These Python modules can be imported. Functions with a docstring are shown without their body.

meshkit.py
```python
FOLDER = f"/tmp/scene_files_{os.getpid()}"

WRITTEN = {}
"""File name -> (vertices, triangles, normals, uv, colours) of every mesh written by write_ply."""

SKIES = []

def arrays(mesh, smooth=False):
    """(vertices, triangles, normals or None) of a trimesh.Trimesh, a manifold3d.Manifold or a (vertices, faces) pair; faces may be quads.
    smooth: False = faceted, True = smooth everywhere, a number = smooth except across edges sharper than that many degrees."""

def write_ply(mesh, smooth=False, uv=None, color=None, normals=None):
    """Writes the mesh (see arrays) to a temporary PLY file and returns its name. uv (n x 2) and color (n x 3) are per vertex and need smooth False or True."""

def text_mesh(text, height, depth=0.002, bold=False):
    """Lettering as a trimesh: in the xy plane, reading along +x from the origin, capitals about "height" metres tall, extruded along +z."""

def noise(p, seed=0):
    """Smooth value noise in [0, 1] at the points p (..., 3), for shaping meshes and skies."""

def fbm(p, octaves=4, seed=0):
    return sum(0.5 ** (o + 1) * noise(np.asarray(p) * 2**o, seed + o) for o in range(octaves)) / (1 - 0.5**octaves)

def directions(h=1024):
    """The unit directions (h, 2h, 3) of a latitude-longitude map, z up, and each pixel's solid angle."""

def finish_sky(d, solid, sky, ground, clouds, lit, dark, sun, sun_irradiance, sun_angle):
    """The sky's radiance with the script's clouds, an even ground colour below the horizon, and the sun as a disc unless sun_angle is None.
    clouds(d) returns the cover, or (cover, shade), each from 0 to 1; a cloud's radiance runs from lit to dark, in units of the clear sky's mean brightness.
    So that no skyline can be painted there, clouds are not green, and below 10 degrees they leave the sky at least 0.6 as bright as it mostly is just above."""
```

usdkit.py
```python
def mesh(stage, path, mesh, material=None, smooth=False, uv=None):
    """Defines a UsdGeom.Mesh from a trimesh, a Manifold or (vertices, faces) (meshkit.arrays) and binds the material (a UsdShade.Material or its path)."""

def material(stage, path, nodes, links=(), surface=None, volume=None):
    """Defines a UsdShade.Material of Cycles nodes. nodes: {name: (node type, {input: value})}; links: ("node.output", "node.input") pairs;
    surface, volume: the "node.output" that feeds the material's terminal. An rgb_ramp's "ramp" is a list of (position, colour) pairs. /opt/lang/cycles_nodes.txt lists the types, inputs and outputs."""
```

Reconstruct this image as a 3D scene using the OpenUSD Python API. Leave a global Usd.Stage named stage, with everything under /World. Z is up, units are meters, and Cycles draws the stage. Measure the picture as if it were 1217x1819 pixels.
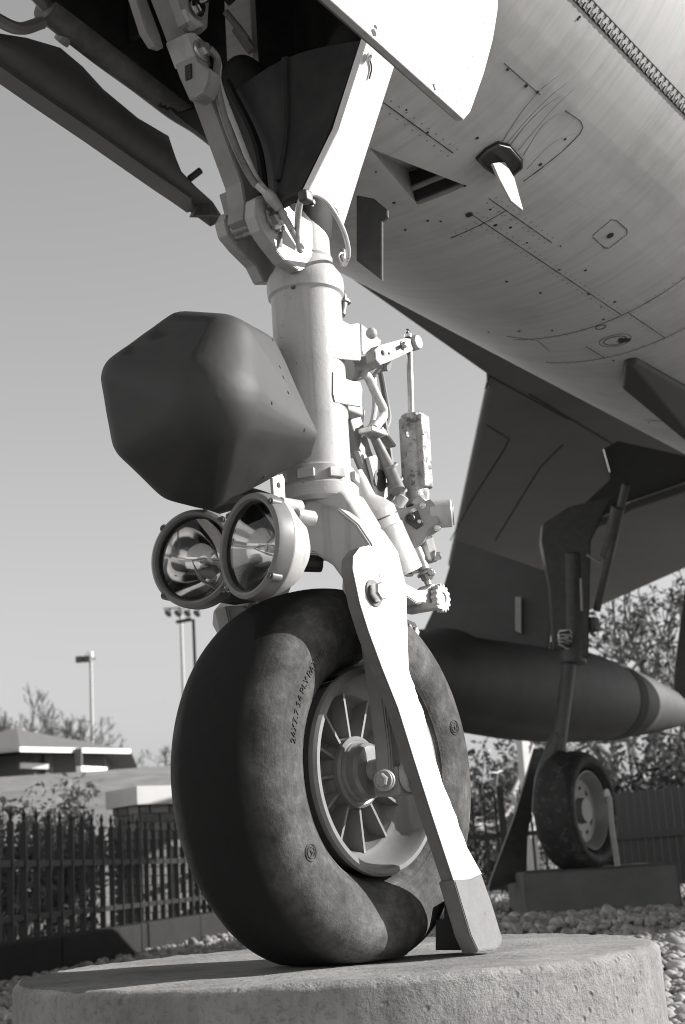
import math, random
import numpy as np, trimesh, usdkit, meshkit
import manifold3d as m3
from shapely.geometry import Polygon, Point, box as sbox
from shapely import affinity
from pxr import Usd, UsdGeom, UsdLux, UsdShade, Gf, Sdf, Vt

stage = Usd.Stage.CreateInMemory()
UsdGeom.SetStageUpAxis(stage, UsdGeom.Tokens.z)
UsdGeom.SetStageMetersPerUnit(stage, 1.0)
world = UsdGeom.Xform.Define(stage, '/World'); stage.SetDefaultPrim(world.GetPrim())
UsdGeom.Scope.Define(stage, '/World/Looks')
rng = np.random.default_rng(7); random.seed(7)

# ------------------------------------------------------------------ camera
F0 = 2526.0
PITCH, ROLL = math.atan(635 / 2526), .064
CAM = np.array([0, 0, .5])
CF = np.array([0, math.cos(PITCH), math.sin(PITCH)]); _u = np.array([0, -math.sin(PITCH), math.cos(PITCH)]); _r = np.array([1., 0, 0])
CR = _r * math.cos(ROLL) - _u * math.sin(ROLL); CU = _u * math.cos(ROLL) + _r * math.sin(ROLL)
cam = UsdGeom.Camera.Define(stage, '/World/camera')
cam.AddTransformOp().Set(Gf.Matrix4d(*CR, 0, *CU, 0, *(-CF), 0, *CAM, 1))
cam.CreateFocalLengthAttr(50.0); cam.CreateHorizontalApertureAttr(50 * 1217 / F0); cam.CreateVerticalApertureAttr(50 * 1819 / F0)
cam.CreateFStopAttr(9.0); cam.CreateFocusDistanceAttr(2.3)
cam.CreateClippingRangeAttr(Gf.Vec2f(.05, 2000))
cam.CreateExposureAttr(0.95)

# ------------------------------------------------------------------ sky and sun
SUN_EL, SUN = math.radians(25), None
SUN_AZ = np.array([1., .06]); SUN_AZ /= np.linalg.norm(SUN_AZ)
SUN = np.array([SUN_AZ[0] * math.cos(SUN_EL), SUN_AZ[1] * math.cos(SUN_EL), math.sin(SUN_EL)])
sky_mat = usdkit.material(stage, '/World/Looks/sky', {
    's': ('sky_texture', {'sky_type': 'single_scattering', 'sun_disc': False, 'aerosol_density': 1.2, 'sun_elevation': SUN_EL, 'sun_rotation': math.atan2(SUN[0], SUN[1])}),
    'w': ('separate_color', {'color_type': 'rgb'}), 'b': ('background_shader', {'strength': .074})},
    [('s.color', 'w.color'), ('w.b', 'b.color')], surface='b.background')
dome = UsdLux.DomeLight.Define(stage, '/World/sky')
UsdShade.MaterialBindingAPI.Apply(dome.GetPrim()).Bind(sky_mat)
dome.GetPrim().SetCustomDataByKey('kind', 'structure')
dome.GetPrim().SetCustomDataByKey('label', 'clear pale sky over the airfield display'); dome.GetPrim().SetCustomDataByKey('category', 'sky')
sun = UsdLux.DistantLight.Define(stage, '/World/sun')
sun.CreateNormalizeAttr(True); sun.CreateIntensityAttr(1.25); sun.CreateAngleAttr(.5); sun.CreateColorAttr(Gf.Vec3f(1, .985, .965))
_x = np.cross([0, 0, 1.], SUN); _x /= np.linalg.norm(_x); _y = np.cross(SUN, _x)
sun.AddTransformOp().Set(Gf.Matrix4d(*_x, 0, *_y, 0, *SUN, 0, 0, 0, 20, 1))

# ------------------------------------------------------------------ pixel rays of the photograph, and the aircraft's own axes
def ray(px, py): return CF + CR * ((px - 608.5) / F0) + CU * ((909.5 - py) / F0)
def onP(px, py, p, n): d = ray(px, py); return CAM + d * (np.dot(np.asarray(p) - CAM, n) / np.dot(d, n))
def onY(px, py, Y): d = ray(px, py); return CAM + d * Y / d[1]
AF = np.array([-.56, -.83, 0]); AF /= np.linalg.norm(AF)          # towards the nose
AL = np.array([-AF[1], AF[0], 0])                                 # towards the left wing
AZ = np.array([0, 0, 1.])
O = onY(576, 1378, 2.4)                                           # nose wheel centre
def onB(px, py, b): return onP(px, py, O + AL * b, AL)
def onA(px, py, a): return onP(px, py, O + AF * a, AF)
def onZ(px, py, z): return onP(px, py, (0, 0, z), AZ)
def G(a, b, z): return O + AF * a + AL * b + np.array([0, 0, z - O[2]])
def unit(v): v = np.asarray(v, float); return v / np.linalg.norm(v)

# nose wheel centre and axle, castered a few degrees
OW = onY(587, 1377, 2.4); _c = math.radians(-3.0)
AW = np.array([AL[0] * math.cos(_c) - AL[1] * math.sin(_c), AL[0] * math.sin(_c) + AL[1] * math.cos(_c), 0]); WF = np.cross(AW, AZ) * -1
WF = WF if WF @ AF > 0 else -WF

# ------------------------------------------------------------------ materials
def mat(name, c, rough=.5, metal=0., var=0., vscale=8., bump=0., bscale=60., spec=None, dirt=None, dscale=3., dlo=.5, dhi=.75, stretch=None, bdist=.01, tint=None, detail=6, extra=None):
    """grey principled material; var = +-tone noise, dirt = second tone laid on by noise"""
    t = np.array(tint if tint is not None else (1, .985, .97))
    col = lambda v: tuple(np.clip(v * t, 0, 1))
    n = {'p': ('principled_bsdf', {'roughness': rough, 'metallic': metal, 'base_color': col(c)}), 'tc': ('texture_coordinate', {})}
    k = []
    if spec is not None: n['p'][1]['specular_ior_level'] = spec
    src = 'tc.object'
    if stretch:
        n['mp'] = ('mapping', {'scale': stretch[0], 'rotation': stretch[1]}); k.append(('tc.object', 'mp.vector')); src = 'mp.vector'
    last = None
    if var:
        n['n1'] = ('noise_texture', {'scale': vscale, 'detail': detail, 'roughness': .65}); k.append((src, 'n1.vector'))
        n['r1'] = ('rgb_ramp', {'ramp': [(.3, col(c * (1 - var))), (.7, col(c * (1 + var)))]}); k.append(('n1.fac', 'r1.fac')); last = 'r1.color'
    if dirt is not None:
        n['n2'] = ('noise_texture', {'scale': dscale, 'detail': 8, 'roughness': .7}); k.append((src, 'n2.vector'))
        n['r2'] = ('rgb_ramp', {'ramp': [(dlo, (0, 0, 0)), (dhi, (1, 1, 1))]}); k.append(('n2.fac', 'r2.fac'))
        n['mx'] = ('mix_color', {'b': col(dirt), 'a': col(c)}); k.append(('r2.color', 'mx.fac'))
        if last: k.append((last, 'mx.a'))
        last = 'mx.result'
    if last: k.append((last, 'p.base_color'))
    if bump:
        n['nb'] = ('noise_texture', {'scale': bscale, 'detail': 8, 'roughness': .7}); k.append(('tc.object', 'nb.vector'))
        n['bp'] = ('bump', {'strength': bump, 'distance': bdist}); k += [('nb.fac', 'bp.height'), ('bp.normal', 'p.normal')]
    if extra: extra(n, k, src)
    return usdkit.material(stage, '/World/Looks/' + name, n, k, surface='p.BSDF')

def chips(n, k, src):
    n['cn'] = ('noise_texture', {'scale': 55, 'detail': 5, 'roughness': .6}); n['cr'] = ('rgb_ramp', {'ramp': [(.70, (0, 0, 0)), (.735, (1, 1, 1))]})
    n['sm'] = ('mapping', {'scale': (40, 40, 3)}); n['sn'] = ('noise_texture', {'scale': 1.2, 'detail': 5}); n['sr'] = ('rgb_ramp', {'ramp': [(.52, (0, 0, 0)), (.8, (.55, .55, .55))]})
    n['m1'] = ('mix_color', {'b': (.16, .158, .155)}); n['m2'] = ('mix_color', {'b': (.10, .098, .095)})
    last = [a for a, b in k if b == 'p.base_color'][0]; k[:] = [q for q in k if q[1] != 'p.base_color']
    k += [(src, 'cn.vector'), ('cn.fac', 'cr.fac'), (src, 'sm.vector'), ('sm.vector', 'sn.vector'), ('sn.fac', 'sr.fac'), (last, 'm1.a'), ('sr.color', 'm1.fac'), ('m1.result', 'm2.a'), ('cr.color', 'm2.fac'), ('m2.result', 'p.base_color')]
WHITE = mat('white_paint', .40, .42, var=.07, vscale=14, dirt=.26, dscale=28, dlo=.6, dhi=.8, bump=.2, bscale=120, bdist=.003, extra=chips)
WHITE2 = mat('chalky_sunlit_white', .74, .6, var=.05, vscale=30, dirt=.5, dscale=60, dlo=.68, dhi=.76, bump=.3, bscale=220, bdist=.002)  # chalky paint on the bar; on the casting its brightness stands in for sun
GREYP = mat('grey_gear_paint', .26, .45, var=.12, vscale=18, dirt=.22, dscale=30, dlo=.6, dhi=.75, bump=.15, bscale=200, bdist=.002)
STEEL = mat('bare_steel', .5, .34, metal=.85, var=.15, vscale=40, dirt=.2, dscale=50, dlo=.55, dhi=.7, bump=.15, bscale=150, bdist=.002)
ALU = mat('flaking_aluminium', .4, .42, metal=.35, var=.35, vscale=26, dirt=.12, dscale=45, dlo=.52, dhi=.62, bump=.8, bscale=90, bdist=.006)
CHROME = mat('chrome', .75, .12, metal=1.)
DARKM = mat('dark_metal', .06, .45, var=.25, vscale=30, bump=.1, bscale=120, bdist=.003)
HOSE = mat('hose_rubber', .16, .5, var=.2, vscale=60)
HOSEW = mat('painted_hose', .5, .45, var=.15, vscale=50, dirt=.15, dscale=70, dlo=.58, dhi=.68)
POD = mat('pod_fibreglass', .034, .65, var=.10, vscale=9, dirt=.028, dscale=14, dlo=.6, dhi=.85, bump=.05, bscale=80, bdist=.003)
WELL = mat('wheel_well_shade', .032, .75, var=.35, vscale=12, dirt=.02, dscale=9, spec=.2)  # near-black: the shade of the well is put into the colour
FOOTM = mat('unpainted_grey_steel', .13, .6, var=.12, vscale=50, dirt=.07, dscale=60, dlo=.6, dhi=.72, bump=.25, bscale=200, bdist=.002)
HUBM = mat('grey_wheel_paint', .17, .38, var=.1, vscale=30, dirt=.15, dscale=25, dlo=.55, dhi=.75, bump=.1, bscale=160, bdist=.002)
SEAM_BLACK = mat('seam_and_recess_black', .025, .8)  # seam sealant; its black also stands in for shade in bay and scoop
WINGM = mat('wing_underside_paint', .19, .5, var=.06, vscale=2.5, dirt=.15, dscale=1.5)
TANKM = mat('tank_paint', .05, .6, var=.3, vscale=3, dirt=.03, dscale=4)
BLACKP = mat('black_iron_paint', .012, .45)
CONC = None
def rub(n, k, src):
    pass
RUBBER0 = mat('tyre_rubber_plain', .03, .62, var=.22, vscale=14, dirt=.15, dscale=22, dlo=.52, dhi=.86, bump=.45, bscale=130, bdist=.003, spec=.15)
BRICKS = [mat('brick_%s' % nm, v, .85, var=.15, vscale=20, bump=.4, bscale=80) for nm, v in (('dark', .10), ('mid', .13), ('pale', .17))]
MORTAR = mat('mortar', .2, .9)
CAPM = mat('cast_stone', .45, .8, var=.06, vscale=8)
KERBP = mat('path_concrete', .4, .9, var=.08, vscale=2)
KERBM = mat('kerb_concrete', .03, .95, spec=.05, var=.12, vscale=6, bump=.3, bscale=60)
TRUNK = mat('bark', .11, .9, var=.3, vscale=12)
PALEBARK = mat('pale_bark', .42, .9, var=.2, vscale=8)
ROOFM = mat('shingle_roof', .13, .85, var=.12, vscale=6)
WALLM = mat('pavilion_wall', .09, .8, var=.1)
TRIM = mat('white_trim', .78, .5)
GRASSM = mat('dormant_grass', .2, .95, var=.28, vscale=1.6, dirt=.13, dscale=.5, dlo=.45, dhi=.7, bump=.5, bscale=20, bdist=.05)
POLEM = mat('galvanised_pole', .3, .5, metal=.3)

def leafmat(name, lo, hi):
    n = {'oi': ('geometry', {}), 'r': ('rgb_ramp', {'ramp': [(0, (lo,) * 3), (1, (hi,) * 3)]}), 'd': ('principled_bsdf', {'roughness': .5}), 't': ('translucent_bsdf', {}), 'm': ('mix_closure', {'fac': .3})}
    return usdkit.material(stage, '/World/Looks/' + name, n, [('oi.random_per_island', 'r.fac'), ('r.color', 'd.base_color'), ('r.color', 't.color'), ('d.BSDF', 'm.closure1'), ('t.BSDF', 'm.closure2')], surface='m.closure')
LEAF = leafmat('glossy_leaves', .12, .6)
LEAFD = leafmat('hedge_leaves', .06, .3)
LEAFT = leafmat('autumn_leaves', .05, .14)

def rubber():
    """dark tread, dusty greyed sidewalls: the dust is masked by the distance from the wheel's mid plane"""
    n = {'tc': ('texture_coordinate', {}), 'd': ('vector_math', {'math_type': 'dot_product', 'vector2': tuple(AL)}), 'ab': ('math', {'math_type': 'absolute'}),
         'mr': ('map_range', {'from_min': .055, 'from_max': .10, 'to_min': 0., 'to_max': 1., 'clamp': True}), 'n1': ('noise_texture', {'scale': 13, 'detail': 9, 'roughness': .68}), 'n2': ('noise_texture', {'scale': 55, 'detail': 6, 'roughness': .7}),
         'r1': ('rgb_ramp', {'ramp': [(.32, (.045, .0445, .0437)), (.5, (.092, .0905, .088)), (.7, (.17, .167, .163))]}), 'r2': ('rgb_ramp', {'ramp': [(.35, (.55, .55, .55)), (.6, (1, 1, 1))]}),
         'mu': ('mix_color', {'blend_type': 'multiply', 'fac': .7}), 'mx': ('mix_color', {'a': (.013, .0128, .0125)}), 'nb': ('noise_texture', {'scale': 110, 'detail': 8, 'roughness': .75}), 'n4': ('noise_texture', {'scale': 38, 'detail': 4}),
         'b0': ('bump', {'strength': .5, 'distance': .004}), 'bp': ('bump', {'strength': .55, 'distance': .003}), 'p': ('principled_bsdf', {'roughness': .8, 'specular_ior_level': .12}), 'sp': ('voronoi_texture', {'scale': 150}), 'rs': ('rgb_ramp', {'ramp': [(.07, (.4, .4, .4)), (.12, (0, 0, 0))]}), 'ms': ('mix_color', {'b': (.5, .49, .48)})}
    n['su'] = ('vector_math', {'math_type': 'subtract', 'vector2': (float(OW[0] - O[0]), float(OW[1] - O[1]), float(OW[2]))}); n['cx'] = ('vector_math', {'math_type': 'cross_product', 'vector2': tuple(map(float, AW))}); n['ln'] = ('vector_math', {'math_type': 'length'}); n['rn'] = ('noise_texture', {'dimensions': '1D', 'scale': 210, 'detail': 4, 'roughness': .7})
    n['b3'] = ('bump', {'strength': .2, 'distance': .002}); n['rr'] = ('rgb_ramp', {'ramp': [(.3, (.8, .8, .8)), (.65, (1, 1, 1))]}); n['mr2'] = ('mix_color', {'blend_type': 'multiply', 'fac': .8})
    k = [('tc.object', 'su.vector1'), ('su.vector', 'cx.vector1'), ('cx.vector', 'ln.vector1'), ('ln.value', 'rn.w'), ('rn.fac', 'b3.height'), ('rn.fac', 'rr.fac'), ('tc.object', 'd.vector1'), ('d.value', 'ab.value1'), ('ab.value', 'mr.value'), ('tc.object', 'n1.vector'), ('tc.object', 'n2.vector'), ('n1.fac', 'r1.fac'), ('n2.fac', 'r2.fac'), ('r1.color', 'mu.a'), ('r2.color', 'mu.b'), ('mr.result', 'mx.fac'), ('mu.result', 'mr2.a'), ('rr.color', 'mr2.b'), ('mr2.result', 'mx.b'),
         ('tc.object', 'sp.vector'), ('sp.distance', 'rs.fac'), ('rs.color', 'ms.fac'), ('mx.result', 'ms.a'), ('mx.result', 'p.base_color'), ('tc.object', 'nb.vector'), ('tc.object', 'n4.vector'), ('n4.fac', 'b0.height'), ('nb.fac', 'bp.height'), ('b0.normal', 'b3.normal'), ('b3.normal', 'bp.normal'), ('bp.normal', 'p.normal')]
    return usdkit.material(stage, '/World/Looks/tyre_rubber', n, k, surface='p.BSDF')
RUBBER = rubber()

# cylinder-streaked skin of the fuselage: fine circumferential grime, rivet-scale wear
def skin():
    n = {'tc': ('texture_coordinate', {}), 'mp': ('mapping', {'rotation': (0, 0, -math.atan2(AF[1], AF[0])), 'mapping_type': 'point'}),
         'sc': ('mapping', {'scale': (34, 2.2, 2.2)}), 'n1': ('noise_texture', {'scale': 1.6, 'detail': 6, 'roughness': .6}),
         'sc2': ('mapping', {'scale': (120, 3, 3)}), 'n3': ('noise_texture', {'scale': 1, 'detail': 4}),
         'n2': ('noise_texture', {'scale': 3, 'detail': 8, 'roughness': .7}),
         'r1': ('rgb_ramp', {'ramp': [(.3, (.40, .395, .387)), (.5, (.46, .455, .445)), (.72, (.49, .485, .475))]}),
         'r2': ('rgb_ramp', {'ramp': [(.48, (0, 0, 0)), (.75, (.6, .6, .6))]}), 'r3': ('rgb_ramp', {'ramp': [(.56, (0, 0, 0)), (.78, (.16, .16, .16))]}),
         'mx': ('mix_color', {'b': (.24, .235, .23)}), 'mx2': ('mix_color', {'b': (.2, .195, .19)}),
         'nb': ('noise_texture', {'scale': 5, 'detail': 3}), 'bp': ('bump', {'strength': .25, 'distance': .006}),
         'p': ('principled_bsdf', {'roughness': .42})}
    k = [('tc.object', 'mp.vector'), ('mp.vector', 'sc.vector'), ('sc.vector', 'n1.vector'), ('mp.vector', 'sc2.vector'), ('sc2.vector', 'n3.vector'), ('tc.object', 'n2.vector'), ('n1.fac', 'r1.fac'), ('n2.fac', 'r2.fac'),
         ('n3.fac', 'r3.fac'), ('r1.color', 'mx.a'), ('r2.color', 'mx.fac'), ('mx.result', 'mx2.a'), ('r3.color', 'mx2.fac'), ('mx2.result', 'p.base_color'), ('tc.object', 'nb.vector'), ('nb.fac', 'bp.height'), ('bp.normal', 'p.normal')]
    return usdkit.material(stage, '/World/Looks/fuselage_skin', n, k, surface='p.BSDF')
SKIN = skin()

def concrete():
    n = {'tc': ('texture_coordinate', {}), 'n1': ('noise_texture', {'scale': 5, 'detail': 8, 'roughness': .65}), 'n2': ('noise_texture', {'scale': 70, 'detail': 6, 'roughness': .75}),
         'v': ('voronoi_texture', {'scale': 42, 'randomness': 1.0}), 'r1': ('rgb_ramp', {'ramp': [(.3, (.19, .187, .183)), (.55, (.29, .285, .278)), (.8, (.36, .354, .345))]}),
         'r2': ('rgb_ramp', {'ramp': [(.36, (.45, .45, .45)), (.5, (1, 1, 1))]}), 'mu': ('mix_color', {'blend_type': 'multiply', 'fac': .6}),
         'rv': ('rgb_ramp', {'ramp': [(.0, (0, 0, 0)), (.22, (1, 1, 1))]}), 'n3': ('noise_texture', {'scale': 9, 'detail': 4}), 'rm': ('rgb_ramp', {'ramp': [(.42, (0, 0, 0)), (.62, (1, 1, 1))]}),
         'n5': ('noise_texture', {'scale': 3.2, 'detail': 7, 'roughness': .7}), 'r5': ('rgb_ramp', {'ramp': [(.48, (0, 0, 0)), (.62, (.6, .6, .6))]}), 'mst': ('mix_color', {'b': (.13, .128, .125)}), 'sm': ('mapping', {'scale': (9, 9, .7)}), 'n6': ('noise_texture', {'scale': 1.6, 'detail': 6, 'roughness': .65}), 'r6': ('rgb_ramp', {'ramp': [(.5, (0, 0, 0)), (.72, (.55, .55, .55))]}), 'mdr': ('mix_color', {'b': (.11, .108, .105)}),
         'mv': ('mix_color', {'a': (1, 1, 1)}), 'b1': ('bump', {'strength': .9, 'distance': .009}), 'b2': ('bump', {'strength': .6, 'distance': .012}), 'p': ('principled_bsdf', {'roughness': .92})}
    k = [('tc.object', 'n1.vector'), ('tc.object', 'n2.vector'), ('tc.object', 'v.vector'), ('tc.object', 'n3.vector'), ('n1.fac', 'r1.fac'), ('n2.fac', 'r2.fac'), ('r1.color', 'mu.a'), ('r2.color', 'mu.b'), ('mu.result', 'mst.a'), ('tc.object', 'n5.vector'), ('n5.fac', 'r5.fac'), ('r5.color', 'mst.fac'), ('mst.result', 'mdr.a'), ('tc.object', 'sm.vector'), ('sm.vector', 'n6.vector'), ('n6.fac', 'r6.fac'), ('r6.color', 'mdr.fac'), ('mdr.result', 'p.base_color'),
         ('v.distance', 'rv.fac'), ('n3.fac', 'rm.fac'), ('rm.color', 'mv.fac'), ('rv.color', 'mv.b'), ('n2.fac', 'b1.height'), ('mv.result', 'b2.height'), ('b1.normal', 'b2.normal'), ('b2.normal', 'p.normal')]
    return usdkit.material(stage, '/World/Looks/weathered_concrete', n, k, surface='p.BSDF')
CONC = concrete()
def gravel_ground():
    n = {'tc': ('texture_coordinate', {}), 'v': ('voronoi_texture', {'scale': 26}), 'r': ('rgb_ramp', {'ramp': [(0, (.17, .165, .16)), (.6, (.10, .098, .095)), (1, (.03, .03, .03))]}),
         'b': ('bump', {'strength': 1., 'distance': .03, 'invert': True}), 'p': ('principled_bsdf', {'roughness': .9})}
    return usdkit.material(stage, '/World/Looks/gravel_bed', n, [('tc.object', 'v.vector'), ('v.distance', 'r.fac'), ('r.color', 'p.base_color'), ('v.distance', 'b.height'), ('b.normal', 'p.normal')], surface='p.BSDF')
GRAVELBED = gravel_ground()
def pebble_mat():
    n = {'o': ('object_info', {}), 'r': ('rgb_ramp', {'ramp': [(0, (.14, .135, .13)), (.5, (.22, .216, .21)), (1, (.34, .333, .325))]}), 'p': ('principled_bsdf', {'roughness': .8})}
    return usdkit.material(stage, '/World/Looks/pebbles', n, [('o.random', 'r.fac'), ('r.color', 'p.base_color')], surface='p.BSDF')
PEBBLE = pebble_mat()
GLASS = usdkit.material(stage, '/World/Looks/lamp_glass', {'f': ('fresnel', {'IOR': 1.5}), 't': ('transparent_bsdf', {'color': (.95, .95, .95)}), 'g': ('glossy_bsdf', {'roughness': .02, 'color': (1, 1, 1)}), 'm': ('mix_closure', {})},
                        [('f.fac', 'm.fac'), ('t.BSDF', 'm.closure1'), ('g.BSDF', 'm.closure2')], surface='m.closure')
MIRROR = mat('lamp_reflector', .8, .06, metal=1., var=.1, vscale=6)

# ------------------------------------------------------------------ object helpers
_used, BASE = {}, {}
def numbered(parent, name):
    k = (parent, name); c = _used.get(k, 0); _used[k] = c + 1
    return name if c == 0 else '%s_%03d' % (name, c)
def tag(p, label=None, cat=None, group=None, kind=None):
    for k, v in (('label', label), ('category', cat), ('group', group), ('kind', kind)):
        if v: p.SetCustomDataByKey(k, v)
    return p
def thing(name, base, label, cat, group=None, rz=0.):
    path = '/World/' + numbered('/World', name)
    x = UsdGeom.Xform.Define(stage, path); x.AddTranslateOp().Set(Gf.Vec3d(*map(float, base)))
    if rz: x.AddRotateZOp().Set(rz)
    BASE[path] = np.asarray(base, float)
    return tag(x.GetPrim(), label, cat, group)
def join(*ms):
    out = []
    for m in ms:
        if isinstance(m, (list, tuple)): out += [join(*m)]
        else: out.append(m)
    return trimesh.util.concatenate(out)
def obj(name, mesh, m, parent=None, smooth=35, label=None, kind=None, local=False):
    if hasattr(mesh, 'to_mesh'): mesh = man2tri(mesh)
    if isinstance(mesh, (list, tuple)): mesh = join(*mesh)
    pp = '/World' if parent is None else str(parent.GetPath())
    path = pp + '/' + numbered(pp, name)
    base = BASE.get(pp, np.zeros(3)); BASE[path] = base
    if not local and np.any(base):
        mesh = mesh.copy(); mesh.vertices = mesh.vertices - base
    pr = usdkit.mesh(stage, path, mesh, m, smooth=smooth).GetPrim()
    return tag(pr, label, None, None, kind)
def struct(name, mesh, m, label=None, cat=None, smooth=35):
    p = obj(name, mesh, m, None, smooth); return tag(p, label, cat, None, 'structure')
def man2tri(m):
    mm = m.to_mesh(); return trimesh.Trimesh(np.array(mm.vert_properties[:, :3]), np.array(mm.tri_verts), process=False)
def tri2man(t): return m3.Manifold(m3.Mesh(vert_properties=np.asarray(t.vertices, np.float32), tri_verts=np.asarray(t.faces, np.uint32)))

def basis(n):
    n = unit(n); a = np.cross(n, [0, 0, 1.] if abs(n[2]) < .9 else [1., 0, 0]); a = unit(a); return a, np.cross(n, a), n
def ring_sweep(rings, close_ends=True):
    """rings: list of (k,3) arrays with the same k"""
    k = len(rings[0]); v = np.vstack(rings); f = []
    for i in range(len(rings) - 1):
        for j in range(k):
            a, b, c, d = i * k + j, i * k + (j + 1) % k, (i + 1) * k + (j + 1) % k, (i + 1) * k + j
            f += [(a, b, c), (a, c, d)]
    if close_ends:
        for i, s in ((0, -1), (len(rings) - 1, 1)):
            c = len(v); v = np.vstack([v, rings[i].mean(0)])
            for j in range(k):
                t = (i * k + j, i * k + (j + 1) % k, c); f.append(t if s > 0 else t[::-1])
    return trimesh.Trimesh(v, np.array(f), process=False)
def lathe(profile, p, axis, n=40, x0=None):
    """profile: (radius, distance along axis) pairs; start and end at radius 0 for closed ends"""
    a, b, c = basis(axis); th = np.arange(n) * 2 * np.pi / n
    circ = np.cos(th)[:, None] * a + np.sin(th)[:, None] * b
    rings = [np.asarray(p) + c * t + circ * max(r, 1e-5) for r, t in profile]
    return ring_sweep(rings, False)
def cyl(p0, p1, r, n=24, r1=None, ch=None):
    p0, p1 = np.asarray(p0, float), np.asarray(p1, float); L = np.linalg.norm(p1 - p0); r1 = r if r1 is None else r1
    ch = min(r, r1, L) * .12 if ch is None else ch
    return lathe([(0, 0), (r - ch, 0), (r, ch), (r1, L - ch), (r1 - ch, L), (0, L)], p0, p1 - p0, n)
def smooth_path(pts, n=8):
    pts = np.asarray(pts, float)
    if len(pts) < 3: return pts
    P = np.vstack([2 * pts[0] - pts[1], pts, 2 * pts[-1] - pts[-2]]); out = []
    for i in range(1, len(P) - 2):
        for t in np.arange(n) / n:
            p0, p1, p2, p3 = P[i - 1:i + 3]
            out.append(.5 * (2 * p1 + (p2 - p0) * t + (2 * p0 - 5 * p1 + 4 * p2 - p3) * t * t + (3 * p1 - p0 - 3 * p2 + p3) * t ** 3))
    return np.vstack([out, pts[-1]])
def tube(pts, r, n=10, sub=8, scale=None):
    p = smooth_path(pts, sub) if sub else np.asarray(pts, float)
    t = np.gradient(p, axis=0); t /= np.linalg.norm(t, axis=1)[:, None] + 1e-12
    rr = np.broadcast_to(np.asarray(r, float), (len(p),)) if np.ndim(r) == 0 else np.interp(np.linspace(0, 1, len(p)), np.linspace(0, 1, len(r)), r)
    a = np.cross(t[0], [0, 0, 1.] if abs(t[0][2]) < .9 else [1., 0, 0]); rings = []
    th = np.arange(n) * 2 * np.pi / n
    for i in range(len(p)):
        a = a - t[i] * (a @ t[i]); a = a / (np.linalg.norm(a) + 1e-12); b = np.cross(t[i], a)
        rings.append(p[i] + rr[i] * (np.cos(th)[:, None] * a + np.sin(th)[:, None] * b))
    return ring_sweep(rings)
def rnd(poly, r):
    g = Polygon(poly) if not hasattr(poly, 'buffer') else poly
    if r: g = g.buffer(-r, quad_segs=6).buffer(2 * r, quad_segs=6).buffer(-r, quad_segs=6)
    return g
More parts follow.
